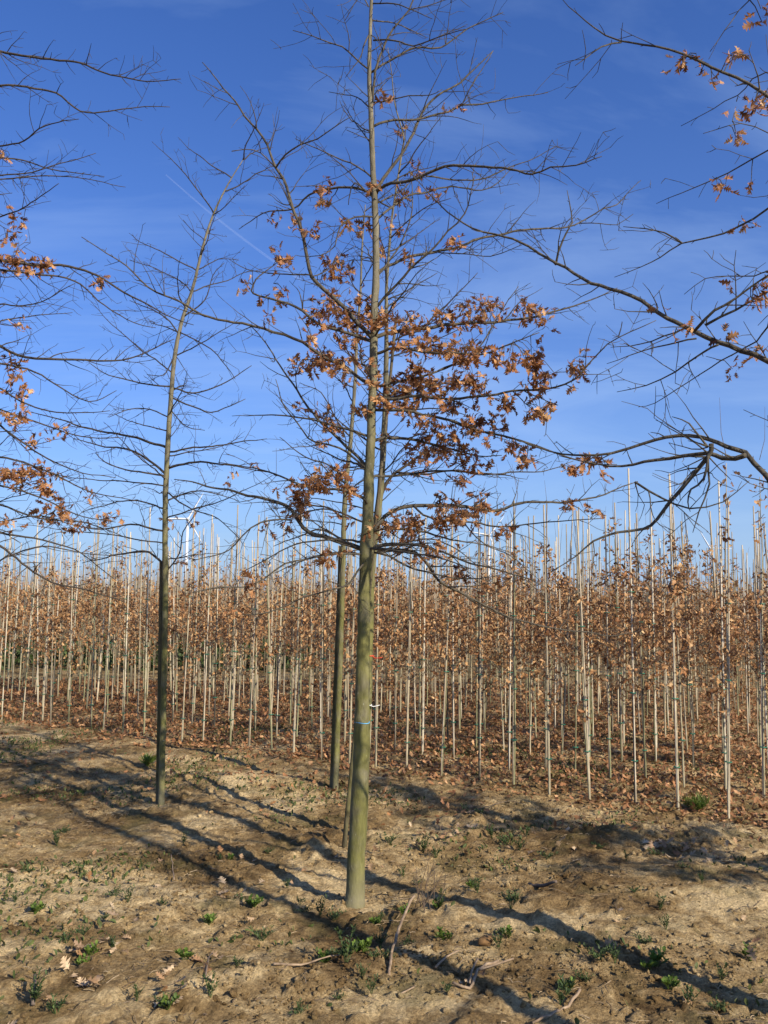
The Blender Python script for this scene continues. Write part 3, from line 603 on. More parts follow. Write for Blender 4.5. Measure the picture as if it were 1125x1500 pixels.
# --- bare leaning oak on the left, with its post
g3 = plant_base(236, 1180); Y3 = g3.y
T3 = [(236,1195,10),(236,1180,9.4),(240,1000,8.4),(242,900,8),(242,830,8),(242,740,8),(244,690,7.8),(248,620,7.2),(252,560,6.8),(258,510,6.2),(268,465,5.4),(281,427,4.8),(299,355,3.8),(313,313,3),(334,270,2.2),(356,234,1.2)]
P_, W_ = trunk_px(T3, Y3)
oak3 = Tree('oak_tree', 'nearly leafless young oak with thin curved top, strapped to a dark post', g3, P_, W_, Y3, 10)
for pts, a, b in [([(245,656),(213,644),(178,637),(135,630),(107,621),(71,610),(36,603)], 5, 1.3), ([(242,694),(213,670),(185,658),(149,653),(107,642)], 4.6, 1.3), ([(243,697),(213,692),(178,686),(153,676),(139,663)], 3.6, 1.2), ([(246,686),(277,678),(313,678),(356,685),(391,692)], 4.6, 1.2),
                  ([(246,662),(277,656),(309,653),(356,647),(391,642)], 3.6, 1.2), ([(251,582),(281,596),(309,603),(338,594),(360,585)], 3.2, 1.2), ([(252,568),(281,576),(313,567),(341,553),(369,536)], 3.2, 1.2), ([(252,566),(224,564),(196,558),(160,550),(133,533)], 3.2, 1.2),
                  ([(240,828),(224,813),(210,807),(171,813),(120,825)], 4.4, 1.2), ([(241,778),(213,772),(192,768),(150,775),(110,770)], 3.8, 1.2), ([(241,745),(200,733),(160,738),(120,750)], 3.2, 1.1), ([(241,735),(280,720),(310,722),(350,735)], 3.2, 1.1), ([(242,712),(205,708),(160,705),(100,700)], 3, 1.1),
                  ([(249,612),(220,600),(190,600),(160,612)], 2.6, 1.1), ([(250,600),(275,625),(300,630)], 2.4, 1.1), ([(256,520),(240,548),(215,548)], 2.8, 1.1), ([(262,490),(250,470),(225,455),(190,440)], 2.8, 1.1), ([(268,465),(300,440),(312,405),(330,385)], 3, 1.1), ([(262,485),(290,500),(320,520),(345,555)], 2.8, 1.1),
                  ([(280,428),(268,415),(230,395),(190,380)], 2.4, 1.1), ([(290,395),(320,380),(350,380)], 2.2, 1.1), ([(300,352),(280,335),(268,322)], 1.8, 1), ([(312,315),(330,302),(358,272)], 2, 1), ([(240,840),(262,812),(268,780),(285,755),(300,735)], 3, 1.1), ([(242,720),(280,745),(320,760),(350,790)], 3, 1.1)]: oak3.px(pts, a, b, lmax=0.35)
for k in range(22): oak3.grow(1.9 + 0.17 * k, 2.4 * k + 1, rnd.uniform(0.6, 1.15) * (1 - 0.02 * k), 0.08 + 0.035 * k, 0.08, 0.006, 1.1, 0.3)
oak3.leaves([(250,760,16,6,7),(280,762,10,4,5),(335,700,9,5,4),(372,683,9,5,5),(275,825,10,6,6),(340,690,8,5,3)])
post(231, 1178, 822, 237, Y3, 5.2, 'dark square tree post against the nearly leafless oak')

# --- oak standing outside the left edge
gl = Vector((-3.05, 5.3, 0)); gl.z = gz1(gl.x, gl.y); YL = gl.y
tp = [(gl.x, gl.y, -0.05), (gl.x, gl.y, 0.1), (gl.x + .02, gl.y, 1.2), (gl.x + .03, gl.y, 2.4), (gl.x, gl.y, 3.6), (gl.x + .03, gl.y, 4.8), (gl.x, gl.y, 6.2), (gl.x, gl.y, 7.0)]
oakL = Tree('oak_tree', 'oak whose wide leafy boughs reach toward the nearly leafless oak', gl, tp, [.075, .068, .06, .052, .04, .028, .012, .003], YL, 12)
def hook(pts, z, tree):                     # carry a traced limb back to its trunk
    i = int(np.argmin(abs(tree.trunk[:, 2] - z))); return tuple(tree.trunk[i])
def off_limb(tree, pts, z, Ya, Yb, w0, w1, **k):
    P = px_limb(pts, Ya, Yb); P = [hook(pts, z, tree)] + P
    return tree.limb(P, w0 * tree.Y / FPX / 2 * 0.85, w1 * tree.Y / FPX / 2 * 0.8, **k)
for pts, z, ya, yb, a, b in [([(-40,70),(0,75),(53,85),(107,89),(153,105),(213,119),(265,117)], 4.6, 5.2, 5.0, 6, 1.2), ([(-40,130),(0,128),(50,128),(82,137),(117,162),(149,164),(199,156),(249,156)], 4.4, 5.3, 5.4, 5.5, 1.2), ([(-30,225),(0,213),(36,206),(68,183),(116,174)], 4.1, 5.2, 4.8, 4.5, 1.2),
                             ([(-30,222),(0,229),(43,238),(89,251),(153,258)], 4.0, 5.4, 5.8, 4.5, 1.2), ([(-30,262),(0,256),(46,252),(89,240),(140,224)], 3.9, 5.3, 5.4, 4, 1.1), ([(-30,250),(0,262),(60,258),(120,262),(184,274)], 3.85, 5.4, 5.9, 4, 1.1), ([(-40,320),(0,318),(40,300),(86,268)], 3.7, 5.2, 4.7, 4, 1.1),
                             ([(-40,375),(0,382),(36,388),(100,391),(142,404),(192,434),(249,464),(284,476)], 3.5, 5.2, 5.4, 7.5, 1.3), ([(-30,385),(0,395),(60,402),(117,416),(153,448),(196,473),(228,480)], 3.45, 5.3, 5.8, 5.5, 1.2), ([(-30,455),(0,447),(50,445),(90,425),(110,415)], 3.3, 5.2, 4.9, 4, 1.1), ([(-40,475),(0,470),(50,462),(105,458)], 3.2, 5.3, 5.7, 4, 1.1),
                             ([(-60,480),(0,509),(28,521),(71,526),(153,529),(192,525),(256,496)], 3.1, 5.2, 5.6, 7, 1.3), ([(-30,530),(0,534),(50,544),(82,564),(117,585),(142,587),(170,572)], 3.0, 5.3, 5.6, 5, 1.2), ([(-30,560),(0,570),(60,600),(110,605),(160,600)], 2.95, 5.2, 5.0, 4.5, 1.2), ([(-30,610),(0,625),(50,660),(110,690),(170,700)], 2.8, 5.3, 5.7, 5, 1.2),
                             ([(-30,600),(0,600),(60,620),(120,640),(180,640)], 2.8, 5.2, 5.3, 4.5, 1.2), ([(-30,660),(0,668),(70,690),(130,720),(200,735)], 2.6, 5.3, 5.5, 5, 1.2), ([(-30,700),(0,712),(60,728),(110,752),(170,765)], 2.5, 5.2, 5.4, 5, 1.2), ([(-30,735),(0,740),(60,760),(120,765),(190,790)], 2.4, 5.3, 5.8, 5, 1.2),
                             ([(-30,770),(0,780),(60,790),(110,805),(150,835),(170,850)], 2.3, 5.2, 5.5, 5.5, 1.2), ([(-30,790),(0,800),(40,830),(80,855),(130,865),(180,880)], 2.2, 5.2, 5.0, 6, 1.3), ([(-30,765),(0,765),(60,755),(110,770),(160,775)], 2.3, 5.3, 5.9, 4, 1.1), ([(-30,850),(0,822),(60,800),(120,810),(180,815)], 2.1, 5.3, 5.6, 4.5, 1.2)]:
    off_limb(oakL, pts, z, ya, yb, a, b, dens=1.7, start=0.25)
for k in range(22): oakL.grow(2.0 + 0.2 * k, 2.4 * k, rnd.uniform(0.8, 1.4) * (1 - 0.025 * k), 0.1 + 0.03 * k, 0.1, 0.008, 1.4, 0.4)
oakL.leaves([(a, b, c * 1.1, d * 1.2, int(e * 2.3)) for a, b, c, d, e in [(5,220,8,5,5),(20,340,10,16,14),(20,380,24,10,28),(65,390,16,8,18),(145,412,8,6,6),(25,480,8,5,5),(20,540,16,10,14),(30,575,14,6,10),(20,610,18,9,20),(98,628,8,4,4),(40,690,42,10,44),(20,700,18,10,26),(80,750,22,10,26),(110,770,12,8,10),(15,765,10,6,6),(55,640,18,6,8),(50,715,28,7,20),(130,720,7,4,4),(165,755,14,8,8)]], (0.045, 0.075))

# --- oak standing outside the right edge
gr = Vector((2.2, 2.9, 0)); gr.z = gz1(gr.x, gr.y); YR = gr.y
tp = [(gr.x, gr.y, -0.05), (gr.x, gr.y, 0.1), (gr.x - .02, gr.y, 1.2), (gr.x, gr.y, 2.2), (gr.x + .02, gr.y, 3.4), (gr.x, gr.y, 4.6), (gr.x, gr.y, 6.0), (gr.x, gr.y, 6.8)]
oakR = Tree('oak_tree', 'oak whose long bare boughs reach in above the staked saplings', gr, tp, [.072, .066, .058, .05, .038, .026, .011, .003], YR, 13, bmat='branch_pale')
for pts, z, ya, yb, a, b in [([(1180,165),(1125,140),(1060,105),(980,75),(910,60),(870,40),(820,-2)], 3.0, 3.0, 3.2, 12, 2), ([(910,62),(881,69),(842,96)], None, 3.1, 3.0, 4, 2), ([(1160,-40),(1098,0),(1073,32),(1041,75)], 3.3, 2.9, 2.8, 6, 2), ([(1160,115),(1080,140),(1045,160),(997,183)], 3.0, 3.0, 3.3, 6, 2), ([(1170,210),(1125,222),(1080,245),(1049,261),(963,299)], 2.85, 3.0, 3.4, 7, 2),
                             ([(1170,205),(1125,195),(1085,180),(1030,196)], 2.9, 3.0, 2.9, 5, 2), ([(1180,270),(1125,306),(1080,332),(1038,348),(999,356),(967,377),(938,391),(899,405)], 2.75, 3.0, 3.4, 9, 2), ([(999,356),(974,341),(945,334),(913,332)], None, 3.2, 3.3, 4, 2),
                             ([(1190,570),(1120,528),(1052,498),(1002,480),(938,441),(867,414),(814,386),(764,356),(725,343),(691,334),(656,309),(620,274),(598,252)], 2.15, 3.05, 4.0, 16, 2.4), ([(1017,485),(1045,455),(1080,437),(1125,405),(1170,380)], None, 3.2, 3.0, 7, 2.4), ([(1034,476),(1080,455),(1125,427),(1170,400)], None, 3.2, 3.1, 6, 2.4), ([(814,388),(825,350),(838,325),(832,278)], None, 3.75, 3.7, 5, 2), ([(1170,400),(1105,405),(1070,405),(1034,409),(1002,431)], 2.6, 3.0, 3.2, 6, 2),
                             ([(1170,450),(1125,480),(1109,500),(1056,528),(1009,560),(960,590),(935,596)], 2.5, 3.0, 3.5, 6.5, 2), ([(1052,505),(1027,517),(988,542),(945,562),(903,574)], None, 3.15, 3.5, 5, 2), ([(1020,496),(992,503),(938,516),(890,533)], None, 3.2, 3.4, 4, 1.8), ([(1010,478),(990,488),(938,503),(895,508)], None, 3.2, 3.5, 4, 1.8),
                             ([(1190,740),(1125,700),(1090,665),(1065,655),(1042,645),(1010,637),(975,640),(920,655),(875,665),(825,663),(785,655),(745,640)], 1.75, 3.0, 3.5, 18, 2.4), ([(1092,667),(1060,673),(1040,668),(1000,668),(960,675),(910,682),(860,678),(820,668)], None, 3.05, 3.5, 11, 2.2), ([(1042,650),(1037,668),(1010,705),(985,735),(965,760),(945,775),(905,782),(870,795),(845,815),(808,838)], None, 3.05, 3.2, 10, 2.2),
                             ([(1037,668),(1030,700),(1012,715),(1007,735),(1011,750)], None, 3.05, 3.0, 6, 2), ([(1037,668),(1039,710),(1022,750),(1015,780)], None, 3.05, 3.1, 5, 2), ([(930,706),(970,730),(1010,745),(1060,735),(1098,704)], None, 3.1, 3.0, 5, 2), ([(1037,655),(1010,620),(985,610)], None, 3.05, 3.1, 5, 2), ([(1170,640),(1125,615),(1090,600)], 2.2, 3.0, 3.1, 5, 2)]:
    if z is None:
        k = ya / FPX / 2; oakR.limb(px_limb(pts, ya, yb), a * k * 0.74, b * k * 0.5, 1.3, 0.3, 0.1)
    else: off_limb(oakR, pts, z, ya, yb, a * 0.88, b * 0.62, dens=1.2, lmax=0.3, start=0.25)
for k in range(16): oakR.grow(2.2 + 0.25 * k, 0.35 * math.sin(9 * k) * 3.0 - 0.6, rnd.uniform(0.8, 1.3) * (1 - 0.025 * k), 0.1 + 0.03 * k, 0.1, 0.008, 1.0, 0.35)
oakR.leaves([(998,82,12,7,10),(1030,105,6,4,3),(1042,120,6,4,4),(1085,80,14,8,12),(1100,145,18,10,20),(1092,165,8,6,6),(1078,195,8,8,8),(1062,265,12,10,10),(1095,268,6,5,4),(1100,325,9,14,8),(1115,20,8,18,9),(1115,415,16,12,20),(1105,440,12,10,9),(1075,408,6,4,3),(1020,470,10,7,6),(990,482,6,5,3),(1065,495,12,5,5),(1110,515,12,10,12),(1075,540,14,5,7),(960,450,5,3,2),(760,660,8,6,3)], (0.035, 0.06))
# a further oak of that row, just behind the photographer's right shoulder: its shadow falls over the soil
gq = Vector((2.75, 1.25, 0)); gq.z = gz1(gq.x, gq.y)
tp = [(gq.x, gq.y, -0.05), (gq.x, gq.y, 0.1), (gq.x, gq.y, 1.2), (gq.x, gq.y, 2.4), (gq.x, gq.y, 3.6), (gq.x, gq.y, 4.8), (gq.x, gq.y, 6.5)]
oakQ = Tree('oak_tree', 'oak standing in the open soil whose trunk shadow crosses the foreground', gq, tp, [.07, .064, .056, .048, .036, .024, .004], 1.3, 14)
for k in range(24): oakQ.grow(2.0 + 0.18 * k, -1.9 + 1.6 * math.sin(7.3 * k), rnd.uniform(0.7, 1.2) * (1 - 0.02 * k), 0.12 + 0.03 * k, 0.1, 0.008, 1.1, 0.35)

gp = Vector((4.95, 2.35, 0)); gp.z = gz1(gp.x, gp.y)
tp = [(gp.x, gp.y, -0.05), (gp.x, gp.y, 0.1), (gp.x, gp.y, 1.2), (gp.x, gp.y, 2.4), (gp.x, gp.y, 3.6), (gp.x, gp.y, 4.8), (gp.x, gp.y, 6.3)]
oakP = Tree('oak_tree', 'oak whose crown throws dappled shade over the bank near the saplings', gp, tp, [.07, .064, .056, .048, .036, .024, .004], 2.4, 15)
for k in range(30): oakP.grow(1.7 + 0.12 * k, 2.4 * k, rnd.uniform(0.7, 1.25) * (1 - 0.014 * k), 0.12 + 0.03 * k, 0.1, 0.009, 1.2, 0.4)
g_ = np.random.default_rng(5); low_ = [v for v in oakP.samples if v.z < 4.4]; pr_ = rnd.sample(low_, 300); ro_ = rand_rot(300, 0.9, g_)
fp_ = np.array([tuple(rnd.choice(low_)) for _ in range(2600)]) + g_.normal(0, 0.03, (2600, 3))
tag(link('foliage', scatter_mesh('foliage', oak_t, fp_ - np.array(gp), rand_rot(2600, 0.9, g_), g_.uniform(0.06, 0.10, 2600), g_), M['oakleaf'], oakP.root), kind='stuff')
for k, v in enumerate(pr_):
    o = link('leaf', oak_me[k % len(oak_me)], None, oakP.root); o.matrix_local = Matrix.Translation(v - gp) @ Matrix([list(ro_[k][i]) for i in range(3)]).to_4x4() @ Matrix.Scale(rnd.uniform(0.06, 0.10), 4)

# ------------------------------------------------------------------ block of staked saplings
def sapling_parts(seed, nleaf, top, slim=False):
    r = random.Random(seed); g = np.random.default_rng(seed)
    P = [(0, 0, -0.04)]; x = y = 0.0
    for k in range(1, 13):
        x += r.gauss(0, 0.003); y += r.gauss(0, 0.003); x *= 0.85; y *= 0.85; P.append((x, y, top * k / 12))
    Q = spline(P, 0.06); rad = 0.0092 + (0.003 - 0.0092) * (np.clip(Q[:, 2], 0, None) / top) ** 0.9
    stem = MB(); stem.tube(Q, rad * (1 + 0.04 * g.normal(size=len(Q))), 8)
    ang = r.uniform(0, 6.28); ox, oy = 0.007 * math.cos(ang), 0.007 * math.sin(ang); h = r.uniform(2.2, 2.6)
    st = MB(); S = []; W = []; z = 0.0; lx, ly = r.gauss(0, 0.004), r.gauss(0, 0.004)
    while z < h:
        for dz, k in ((0, 1.0), (0.24, 0.98), (0.255, 1.14)):
            if z + dz < h: S.append((ox + lx * (z + dz), oy + ly * (z + dz), z + dz - 0.05)); W.append(0.0070 * k)
        z += 0.27
    S.append((ox + lx * h, oy + ly * h, h)); W.append(0.0068); st.tube(S, W, 8)
    mode = r.uniform(0.75, 1.75); lo_ = r.uniform(0.3, 0.8); tw = MB(); pos = []; nt_ = max(6, nleaf // 10)
    if slim: nt_ = 6
    for k in range(nt_ + 5):
        z = r.triangular(lo_, top * 0.99, min(mode, top * 0.85)) if k < nt_ else r.uniform(0.7, top); i = int(np.argmin(abs(Q[:, 2] - z))); p = Vector(Q[i])
        ln = r.uniform(0.12, 0.38) * (1.2 - 0.32 * z) * (0.35 if slim else 1); az = r.uniform(0, 6.28); d = Vector((math.cos(az), math.sin(az), r.uniform(0.3, 1.5))).normalized(); q = [p]
        for _ in range(5): d = (d + Vector((r.gauss(0, .12), r.gauss(0, .12), r.gauss(0.06, .1)))).normalized(); q.append(q[-1] + d * ln / 5)
        tw.tube([tuple(v) for v in q], np.linspace(0.0032, 0.0012, 6), 4, False)
        for _ in range(2):
            j = r.randint(1, 4); e = q[j] + (d + perp(d, r)).normalized() * ln * 0.35; tw.tube([tuple(q[j]), tuple(e)], (0.0016, 0.001), 3, False)
            if k < nt_: q.append(e)
        if k < nt_:
            for _ in range(max(1, round(nleaf / nt_))):
                b = r.choice(q[1:]); pos.append(tuple(b + Vector((r.gauss(0, .022), r.gauss(0, .022), r.gauss(0, .022)))))
    if slim:
        for k in range(46): z = r.uniform(1.2, top); i = int(np.argmin(abs(Q[:, 2] - z))); pos.append(tuple(Vector(Q[i]) + Vector((r.gauss(0, .02), r.gauss(0, .02), 0))))
    # the leader above the crown: a thin whip
    tw.tube([tuple(Q[-1] - np.array([0, 0, 0.02])), (Q[-1][0] + r.gauss(0, .02), Q[-1][1] + r.gauss(0, .02), top + 0.15), (Q[-1][0] + r.gauss(0, .04), Q[-1][1] + r.gauss(0, .04), top + r.uniform(0.25, 0.5))], (0.003, 0.0022, 0.001), 4, False)
    pos = np.array(pos); n = len(pos)
    fo = scatter_mesh('leaves', sim_t, pos, rand_rot(n, 0.7, g), g.uniform(0.042, 0.078, n), g)
    fo.materials.append(M['tanleaf'])
    ties = []
    for z in (r.uniform(0.25, 0.4), r.uniform(0.8, 1.0), r.uniform(1.4, 1.6)):
        mb = MB(); i = int(np.argmin(abs(Q[:, 2] - z))); cx, cy = (Q[i][0] + ox + lx * z) / 2, (Q[i][1] + oy + ly * z) / 2
        mb.tube([(cx + 0.025 * math.cos(t), cy + 0.025 * math.sin(t), z) for t in np.linspace(0, 6.283, 11)], 0.0035, 4); me = mb.mesh('tie'); me.materials.append(M['tie_green']); ties.append(me)
    o = []
    for me, m in ((stem.mesh('stem'), 'stem'), (st.mesh('stake'), 'bamboo'), (tw.mesh('twigs'), 'twig')): me.materials.append(M[m]); o.append(me)
    return dict(stem=o[0], stake=o[1], twigs=o[2], leaves=fo, ties=ties, pos=pos, h=h, top=top)
kinds = [('thick', sapling_parts(100 + i, n, t)) for i, (n, t) in enumerate([(250, 2.2), (290, 1.7), (230, 2.3), (310, 1.95)])] \
      + [('half', sapling_parts(120 + i, n, t)) for i, (n, t) in enumerate([(150, 2.2), (165, 1.6), (130, 2.1), (155, 1.85)])] \
      + [('thin', sapling_parts(140 + i, n, t)) for i, (n, t) in enumerate([(50, 2.0), (26, 1.8), (60, 2.25)])] + [('column', sapling_parts(160, 20, 2.55, True))]
by = {k: [i for i, q in enumerate(kinds) if q[0] == k] for k in ('thick', 'half', 'thin', 'column')}
look = {'thick': 'staked young tree thick with tan leaves', 'half': 'staked young tree with a loose veil of tan leaves', 'thin': 'staked young tree with few tan leaves', 'column': 'staked young tree with leaves close to its stem'}
ords = ['outermost', 'second', 'third', 'fourth', 'fifth', 'sixth', 'seventh', 'eighth', 'ninth', 'tenth', 'eleventh', 'twelfth', 'thirteenth', 'fourteenth']
A = np.array([2.82, 6.48]); B = np.array([-4.55, 11.35]); du = (B - A) / np.linalg.norm(B - A); dn = np.array([-du[1], du[0]]); dn = dn if dn[1] > 0 else -dn
def in_view(x, y, margin): return -0.475 * y - margin < x < 0.455 * y + margin
cand = []
rr_ = random.Random(77)
for row in range(46):
    o0 = A + dn * 0.88 * row; s = -9.0 - rr_.random() * 0.34
    while s < 52:
        s += 0.335 + rr_.gauss(0, 0.018); p = o0 + du * s + dn * rr_.gauss(0, 0.03)
        if p[1] < 42 and in_view(p[0], p[1], 0.6): cand.append((row, p[0], p[1], rr_.random(), rr_.uniform(0, 6.283), rr_.uniform(0.94, 1.06)))
rowsorted = sorted(cand, key=lambda c: math.hypot(c[1], c[2])); keep = rowsorted[:300]; far = rowsorted[300:]
for i, (row, x, y, u, az, sc) in enumerate(keep):
    left = x < -1.5; pt = float(pn(np.array([x * 0.55 + 3.0]), np.array([y * 0.5]))[0]); u = min(0.999, max(0.0, u - 0.45 * pt)) if u < 0.985 else u
    if row < 2 and u < 0.985: u = u + (0.999 - u) * (0.62 if row == 0 else 0.3) if u < 0.9 else u; u = min(u, 0.98)
    ty = 'thick' if u < (0.22 if left else 0.42) else 'half' if u < (0.62 if left else 0.82) else 'thin' if u < 0.985 else 'column'
    k = by[ty][int(u * 7919) % len(by[ty])]; q = kinds[k][1]
    root = link('young_tree', None, None, None, (x, y, gz1(x, y) - 0.005)); root.rotation_euler = (rr_.gauss(0, 0.018), rr_.gauss(0, 0.018), az); root.scale = (1, 1, sc)
    tag(root, '%s, %s row from the bare soil' % (look[ty], ords[min(row, 13)]), 'young tree', 'staked young trees in the nursery block')
    link('stem', q['stem'], None, root); link('stake', q['stake'], None, root); zoff = rr_.uniform(-0.28, 0.18); tgo = tag(link('twigs', q['twigs'], None, root), kind='stuff')
    lv = link('leaves', q['leaves'], None, root); tag(lv, kind='stuff'); lv.location.z = zoff; tgo.location.z = zoff
    if row < 3:
        for me in q['ties']: link('tie', me, None, root)
# the rest of the block, too far off to count
mb = MB(); cb = MB(); LP = []
for row, x, y, u, az, sc in far:
    h = 2.2 + 0.35 * ((u * 17) % 1); z0 = -0.05; lx, ly = 0.03 * math.cos(az * 3), 0.03 * math.sin(az * 5)
    mb.tube([(x, y, z0), (x, y, 1.0), (x + lx * .5, y + ly * .5, 2.0)], (0.011, 0.009, 0.005), 4, False)
    cb.tube([(x + 0.02, y, z0), (x + 0.02 + lx, y + ly, h)], 0.0065, 4)
    n = max(6, int((30 + 95 * u * u) * (1 + 1.1 * float(pn(np.array([x * 0.4]), np.array([y * 0.35]))[0])))); a = rng.uniform(0, 6.283, n); rd = np.abs(rng.normal(0, 0.15, n)); z = rng.triangular(0.35 + 0.5 * ((u * 7) % 1), 0.9 + 0.8 * ((u * 13) % 1), 1.75 + 0.55 * ((u * 5) % 1), n)
    LP.append(np.stack([x + rd * np.cos(a), y + rd * np.sin(a), z], -1))
LP = np.concatenate(LP); n = len(LP)
fs = link('sapling_block', mb.mesh('sapling_block'), M['far_stem']); tag(fs, 'far rows of staked saplings merging behind the nearer rows', 'saplings', kind='stuff')
o = link('far_stakes', cb.mesh('far_stakes'), M['far_cane'], fs); tag(o, kind='stuff')
o = link('far_leaves', scatter_mesh('far_leaves', tiny_t, LP, rand_rot(n, 0.6), rng.uniform(0.05, 0.09, n)), M['tanleaf'], fs); tag(o, kind='stuff')

def zone(x, y):
    if abs(x - 520) < 75 and y > 1290 and y < 1360: return 'around the foot of the blue-banded oak'
    if y < 1285 and x > 560: return 'on the dark bank near the staked saplings'
    if y < 1300: return 'on the soil near the nearly leafless oak'
    if x < 330: return 'on the pale sandy bank with bleached leaves'
    if x < 640: return 'on the soil near the long propped stick'
    return 'on the soil beside the long trunk shadow'
# ------------------------------------------------------------------ leaf litter
def scatter_xy(n, fn):
    o = []
    while sum(map(len, o)) < n:
        y = rng.uniform(3.2, 17, 20000); x = rng.uniform(-9, 8, 20000); k = (rng.random(20000) < fn(x, y)) & (x > -0.49 * y - 0.4) & (x < 0.47 * y + 0.4); o.append(np.stack([x[k], y[k]], -1))
    return np.concatenate(o)[:n]
def d_row(x, y): return (x - A[0]) * dn[0] + (y - A[1]) * dn[1]
def litter_density(x, y):
    d = d_row(x, y); patch = np.clip(0.5 + 1.3 * pn(x * 1.1 + 9, y * 1.1), 0.05, 1)
    return np.where(d > -0.25, 0.98 * np.clip(1.3 - d / 12, 0.35, 1) * (0.7 + 0.3 * patch), np.clip(0.42 * np.exp(d / 1.2), 0.03, 1) * patch)
XY = scatter_xy(40000, litter_density); n = len(XY)
pos = np.concatenate([XY, gz(XY[:, 0], XY[:, 1])[:, None] + rng.uniform(0.004, 0.03, n)[:, None]], 1)
near = np.hypot(XY[:, 0], XY[:, 1]); order = np.argsort(near); ind = order[:200]; rest = order[200:]
sz = rng.uniform(0.04, 0.08, n); rot = flat_rot(n, 0.5)
o = link('leaf_litter', scatter_mesh('leaf_litter', flats_t, pos[rest], rot[rest], sz[rest]), M['litter']); tag(o, 'brown fallen leaves carpeting the soil between the staked saplings', 'leaf litter', kind='stuff')
extra = []
for cx, cy, rx, ry, k in [(140, 1400, 40, 12, 14), (250, 1470, 30, 14, 12), (110, 1455, 40, 16, 12), (660, 1215, 30, 14, 16), (1000, 1250, 60, 16, 26), (300, 1420, 20, 10, 5), (330, 1310, 20, 12, 10), (690, 1440, 30, 15, 5)]:
    for _ in range(k): extra.append(on_ground(rnd.gauss(cx, rx * 0.6), rnd.gauss(cy, ry * 0.6)))
fallen = [(tuple(pos[k]), rot[k], sz[k]) for k in ind]; er = flat_rot(len(extra), 0.3)
fallen += [((e.x, e.y, e.z + 0.012), er[i], rnd.uniform(0.05, 0.08)) for i, e in enumerate(extra)]
for i, (p, rt, s) in enumerate(fallen[:300]):
    o = link('fallen_leaf', flat_me[i % len(flat_me)]); o.matrix_world = Matrix.Translation(p) @ Matrix([list(rt[j]) for j in range(3)]).to_4x4() @ Matrix.Scale(float(s), 4)
    q_ = proj(p); tag(o, 'dry lobed oak leaf lying ' + zone(q_[0], q_[1]), 'leaf', 'fallen leaves on the open soil')

# ------------------------------------------------------------------ straw, twigs, crumbs
XY = scatter_xy(6500, lambda x, y: np.clip(np.clip(1.4 - y / 12, 0.1, 1) * (0.5 + pn(x * 1.7, y * 1.7 + 6)), 0.05, 1)); V = []; F = []; n = 0
Z = gz(XY[:, 0], XY[:, 1])
for (x, y), z in zip(XY, Z):
    a = rnd.uniform(0, 6.283); ln = min(0.16, rnd.expovariate(1 / 0.024) + 0.01); w = rnd.uniform(0.0009, 0.0022); t = rnd.gauss(0, 0.25); c, s = math.cos(a), math.sin(a)
    b = np.array([x, y, z + 0.006]); d = np.array([c * ln, s * ln, t * ln * 0.5]); bend = np.array([-s, c, 0]) * ln * rnd.gauss(0, 0.12)
    for k, p in enumerate((b - d / 2, b + bend + np.array([0, 0, 0.004]), b + d / 2)):
        V += [p + np.array([-s * w, c * w, 0]), p + np.array([s * w, -c * w, 0]), p + np.array([0, 0, w * 1.6])]
    for k in (0, 3):
        for j in range(3): F.append((n + k + j, n + k + (j + 1) % 3, n + k + 3 + (j + 1) % 3, n + k + 3 + j))
    n += 9
o = link('straw_debris', np_mesh('straw_debris', V, F), M['straw']); tag(o, 'bits of straw and broken twig strewn over the sandy soil', 'debris', kind='stuff')

# crumbs of dry soil
def ico(seed):
    g = np.random.default_rng(seed); t = (1 + 5 ** .5) / 2
    V = np.array([(-1, t, 0), (1, t, 0), (-1, -t, 0), (1, -t, 0), (0, -1, t), (0, 1, t), (0, -1, -t), (0, 1, -t), (t, 0, -1), (t, 0, 1), (-t, 0, -1), (-t, 0, 1)], float); V /= np.linalg.norm(V[0])
    F = [(0, 11, 5), (0, 5, 1), (0, 1, 7), (0, 7, 10), (0, 10, 11), (1, 5, 9), (5, 11, 4), (11, 10, 2), (10, 7, 6), (7, 1, 8), (3, 9, 4), (3, 4, 2), (3, 2, 6), (3, 6, 8), (3, 8, 9), (4, 9, 5), (2, 4, 11), (6, 2, 10), (8, 6, 7), (9, 8, 1)]
    return V * g.uniform(0.7, 1.15, (12, 1)) * np.array([1, 1, 0.72]), np.array(F)
XY = scatter_xy(10000, lambda x, y: np.clip(np.clip(1.5 - y / 7, 0.0, 1) * np.clip(0.25 + 1.6 * pn(x * 1.3 + 40, y * 1.4), 0.03, 1), 0, 1)); n = len(XY); Z = gz(XY[:, 0], XY[:, 1])
Vs = []; Fs = []; tm = [ico(i) for i in range(4)]; sizes = np.minimum(0.022, 0.004 + rng.exponential(0.004, n)); k0 = 0; R4 = flat_rot(n, 0.6); pk = rng.integers(0, 4, n)
for i in range(n):
    v, f = tm[pk[i]]; Vs.append((v @ R4[i].T) * sizes[i] + np.array([XY[i, 0], XY[i, 1], Z[i] + sizes[i] * 0.25])); Fs.append(f + k0); k0 += 12
o = link('soil_crumbs', np_mesh('soil_crumbs', np.concatenate(Vs), np.concatenate(Fs), False), M['soil']); tag(o, 'loose crumbs and clods of dry sandy soil', 'soil', kind='stuff')

